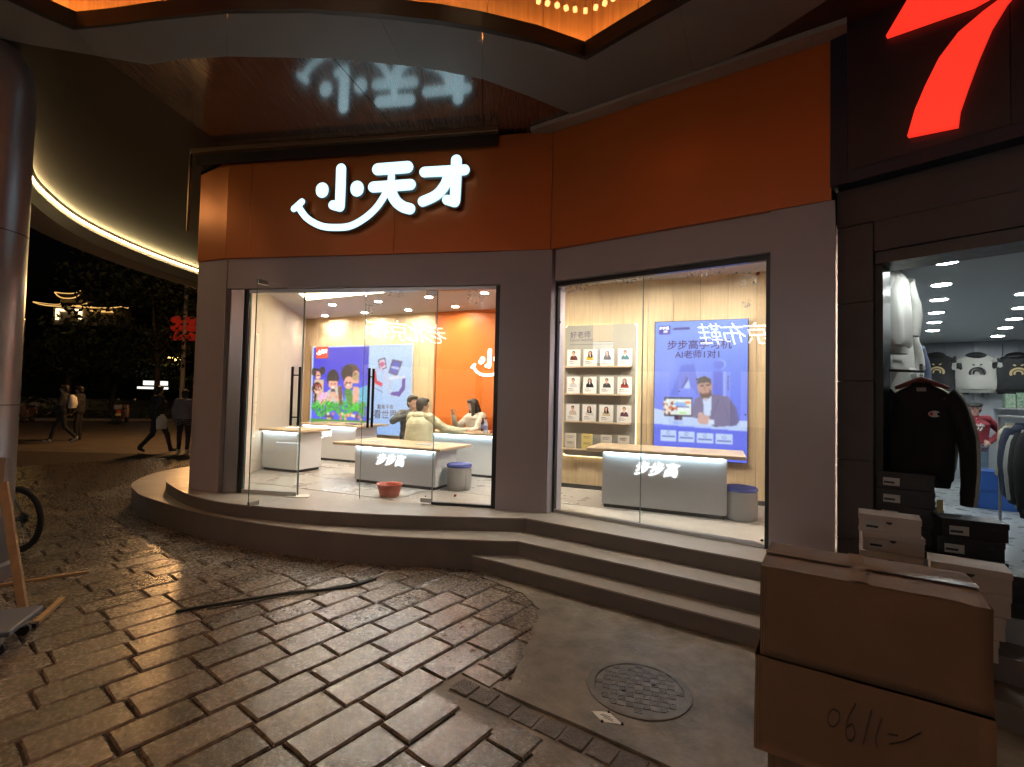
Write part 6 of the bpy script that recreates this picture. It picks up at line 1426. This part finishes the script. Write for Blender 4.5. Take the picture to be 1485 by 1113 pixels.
    hb.build('hair', cols.get('hair', 'hair_black'), t, True, local=True)
    if feat:
        fb = MB()
        for q in (-1, 1): fb.ball(h+HM@Vector((q*.031, -.083, .008))*s, tuple(e*s for e in (.014, .008, .007)), 8, 6, HM); fb.ball(h+HM@Vector((q*.031, -.086, .03))*s, tuple(e*s for e in (.019, .006, .0045)), 8, 4, HM)
        fb.build('eyes', 'hair_black', t, True, local=True)
        mb2 = MB(); mb2.ball(h+HM@Vector((0, -.086, -.055))*s, tuple(e*s for e in (.022, .008, .007)), 8, 5, HM); mb2.build('lips', 'lip_red', t, True, local=True)
    if extra: extra(t, j, s, HM)
    return t
mat('lip_red', (.35, .1, .09), .5)
SIT = dict(pelvis=(0, .02, .52), hipL=(-.09, .0, .50), hipR=(.09, 0, .50), kneeL=(-.14, -.40, .50), kneeR=(.14, -.40, .50), ankL=(-.13, -.36, .10), ankR=(.13, -.36, .10), toeL=(-.13, -.5, .04), toeR=(.13, -.5, .04),
           waist=(0, .02, .68), chest=(0, -.01, .87), neck=(0, -.03, 1.03), head=(0, -.06, 1.165), shL=(-.18, -.01, .98), shR=(.18, -.01, .98), elL=(-.24, -.12, .74), elR=(.24, -.12, .74), wrL=(-.18, -.34, .72), wrR=(.18, -.34, .72))
def sit(**k): d = dict(SIT); d.update(k); return d
zfl = ZF+.0045
# seen from behind, pale jacket, arm reaching along the counter to the right
def coat_(t, j, s, M, rx, ry):
    b = MB(); pts = [(j['pelvis'].lerp(j['waist'], .1), 1., 1.), (j['waist'], .98, 1.), (j['chest'], 1.02, .98), (j['chest'].lerp(j['neck'], .45), .96, .86), (j['chest'].lerp(j['neck'], .75), .66, .7), (j['neck'], .34, .5)]
    rings = []
    for i in range(len(pts)-1):
        for q in range(4):
            f = q/4; c0, a0, b0 = pts[i]; c1, a1, b1 = pts[i+1]; rings.append((c0.lerp(c1, f), rx*s*(a0+(a1-a0)*f), ry*s*(b0+(b1-b0)*f), 0))
    b.loft(rings, 28); b.v = [(x+.012*noise.noise((x*11, y*11, z*16)), y*(1+.10*noise.noise((x*8+3, y*8, z*9))), z) for x, y, z in b.v]
    b.build('jacket', M, t, True, local=True)
def hood_(t, j, s, HM): coat_(t, j, s, 'jacket_pale', .255, .185); MB().ball(j['neck']+Vector((0, .07, -.02))*s, (.12*s, .07*s, .07*s), 14, 8).build('hood', 'jacket_pale', t, True, local=True)
person('person in a pale yellow jacket seen from behind, reaching across the counter', (-1.42, 7.62, zfl-.03), R(152), 1.62, dict(top='jacket_pale', bottom='dark_trousers', shoe='shoe_dark'),
       sit(elL=(-.36, -.2, .80), wrL=(-.60, -.38, .76), elR=(.26, -.1, .74), wrR=(.2, -.36, .74), head=(-.02, -.05, 1.17)), 'short', .045, .013, hood_, headturn=(R(-38), 0))
# facing left, white fleece, hand raised to the mouth
def snack(t, j, s, HM): MB().tube([j['wrL']+Vector((0, -.02, .09)), j['wrL']+Vector((.05, .05, .10))], .006, 6).build('stick', 'booklet_cream', t, local=True)
def fleece(t, j, s, HM): coat_(t, j, s, 'jacket_white', .25, .18); MB().ball(j['neck']+Vector((0, .08, -.03))*s, (.15*s, .09*s, .08*s), 14, 8).build('hood', 'jacket_white', t, True, local=True); snack(t, j, s, HM)
person('long haired person in a white fleece raising a hand to the mouth', (-.62, 8.82, zfl-.03), R(-48), 1.62, dict(top='jacket_white', bottom='dark_trousers', shoe='shoe_dark'),
       sit(elL=(-.30, -.26, .74), wrL=(-.20, -.40, .99), elR=(.26, -.22, .72), wrR=(.1, -.48, .73), neck=(0, -.06, 1.04), head=(-.01, -.10, 1.175)), 'long', .03, .012, fleece, feat=True, headturn=(R(-22), R(6)))
person('dark haired person in grey behind the one in the pale jacket', (-1.75, 8.55, zfl-.03), R(30), 1.68, dict(top='grey_top', bottom='dark_trousers', shoe='shoe_dark'),
       sit(elL=(-.36, -.1, .84), wrL=(-.12, -.30, .98), elR=(.3, -.1, .8), wrR=(.08, -.28, 1.0)), 'bun', .02, .014, headturn=(R(10), 0))
# clothes seller with cap and hands on hips
def specs(t, j, s, HM):
    h = j['head']; fb = MB()
    for q in (-1, 1): fb.tube([h+HM@Vector((q*.033+.024*math.cos(a), -.098, .008+.02*math.sin(a)))*s for a in np.linspace(0, 6.28, 11)], .003*s, 4)
    fb.tube([h+HM@Vector((-.01, -.1, .01))*s, h+HM@Vector((.01, -.1, .01))*s], .003*s, 4); fb.build('glasses', 'frame_steel', t, local=True)
    pm = MB(); Fp = lambda x, y, z: (x, -z, y); [stroke(pm, Fp, [((-.08+.03*i)*s, (1.27+.012*(i % 2))*s), ((-.07+.03*i)*s, (1.32-.01*(i % 3))*s), ((-.055+.03*i)*s, 1.275*s)], .011*s, .14*s, .168*s+.0005*i) for i in range(5)]; [stroke(pm, Fp, [((-.04+.05*i)*s, 1.2*s), ((-.015+.05*i)*s, 1.245*s)], .014*s, .14*s, .168*s+.0005*i) for i in range(2)]; pm.build('chest_print', 'emblem_white', t, local=True)
vk = P(1430, 727, ZF)
person('person in a maroon sweater, jeans and black cap with a hand on the hip', (vk.x, vk.y+.15, zfl), R(-22), 1.34, dict(top='maroon_top', bottom='jeans', shoe='shoe_dark', skin='skin'),
       dict(elL=(-.34, .06, 1.16), wrL=(-.17, -.10, 1.02), elR=(.40, .08, 1.17), wrR=(.16, -.10, 1.0), toeL=(-.17, -.13, .035), toeR=(.16, -.13, .035), ankL=(-.13, .02, .09), ankR=(.12, .02, .09)), 'cap', .02, .013, specs, feat=True, headturn=(R(-25), R(4)))
# passers-by
WALK = dict(ankL=(-.08, -.30, .09), toeL=(-.08, -.44, .05), kneeL=(-.09, -.20, .48), ankR=(.08, .34, .16), toeR=(.08, .24, .05), kneeR=(.09, .06, .47), elL=(-.22, .12, 1.14), wrL=(-.22, .06, .90), elR=(.22, -.05, 1.14), wrR=(.2, -.22, .94))
def backpack(t, j, s, HM): MB().loft([((0, .18*s, 1.02*s), .14*s, .09*s, 0), ((0, .2*s, 1.15*s), .16*s, .11*s, 0), ((0, .19*s, 1.34*s), .14*s, .09*s, 0), ((0, .16*s, 1.42*s), .08*s, .05*s, 0)], 14).build('backpack', 'emblem_white', t, True, local=True)
def bag(t, j, s, HM): MB().loft([((-.27*s, .02*s, .62*s), .03*s, .12*s, 0), ((-.27*s, .02*s, .86*s), .03*s, .13*s, 0), ((-.26*s, .02*s, 1.0*s), .015*s, .05*s, 0)], 12).build('bag', 'emblem_white', t, True, local=True)
def at_street(px, py): q = P(px, py, 0); return (q.x, q.y, -.03)
person('passer-by in dark clothes with a pale backpack striding away', at_street(90, 641), R(-62), 1.80, dict(top='dark_coat', bottom='dark_trousers', shoe='sole_white', skin='skin_dark'), WALK, 'short', .03, .02, backpack)
person('passer-by in dark clothes beside the one with the backpack', at_street(112, 638), R(-70), 1.78, dict(top='dark_coat', bottom='dark_trousers', shoe='shoe_dark', skin='skin_dark'), {}, 'short', .03, .02)
person('passer-by in a long dark coat carrying a pale bag', at_street(226, 655), R(150), 1.80, dict(top='dark_coat', bottom='dark_trousers', shoe='shoe_dark', skin='skin_dark'), WALK, 'short', .05, .02, bag)
person('passer-by in a grey jacket next to the white pillar', at_street(265, 656), R(-160), 1.72, dict(top='grey_jacket', bottom='dark_trousers', shoe='sole_white', skin='skin_dark'), {}, 'short', .04, .02)
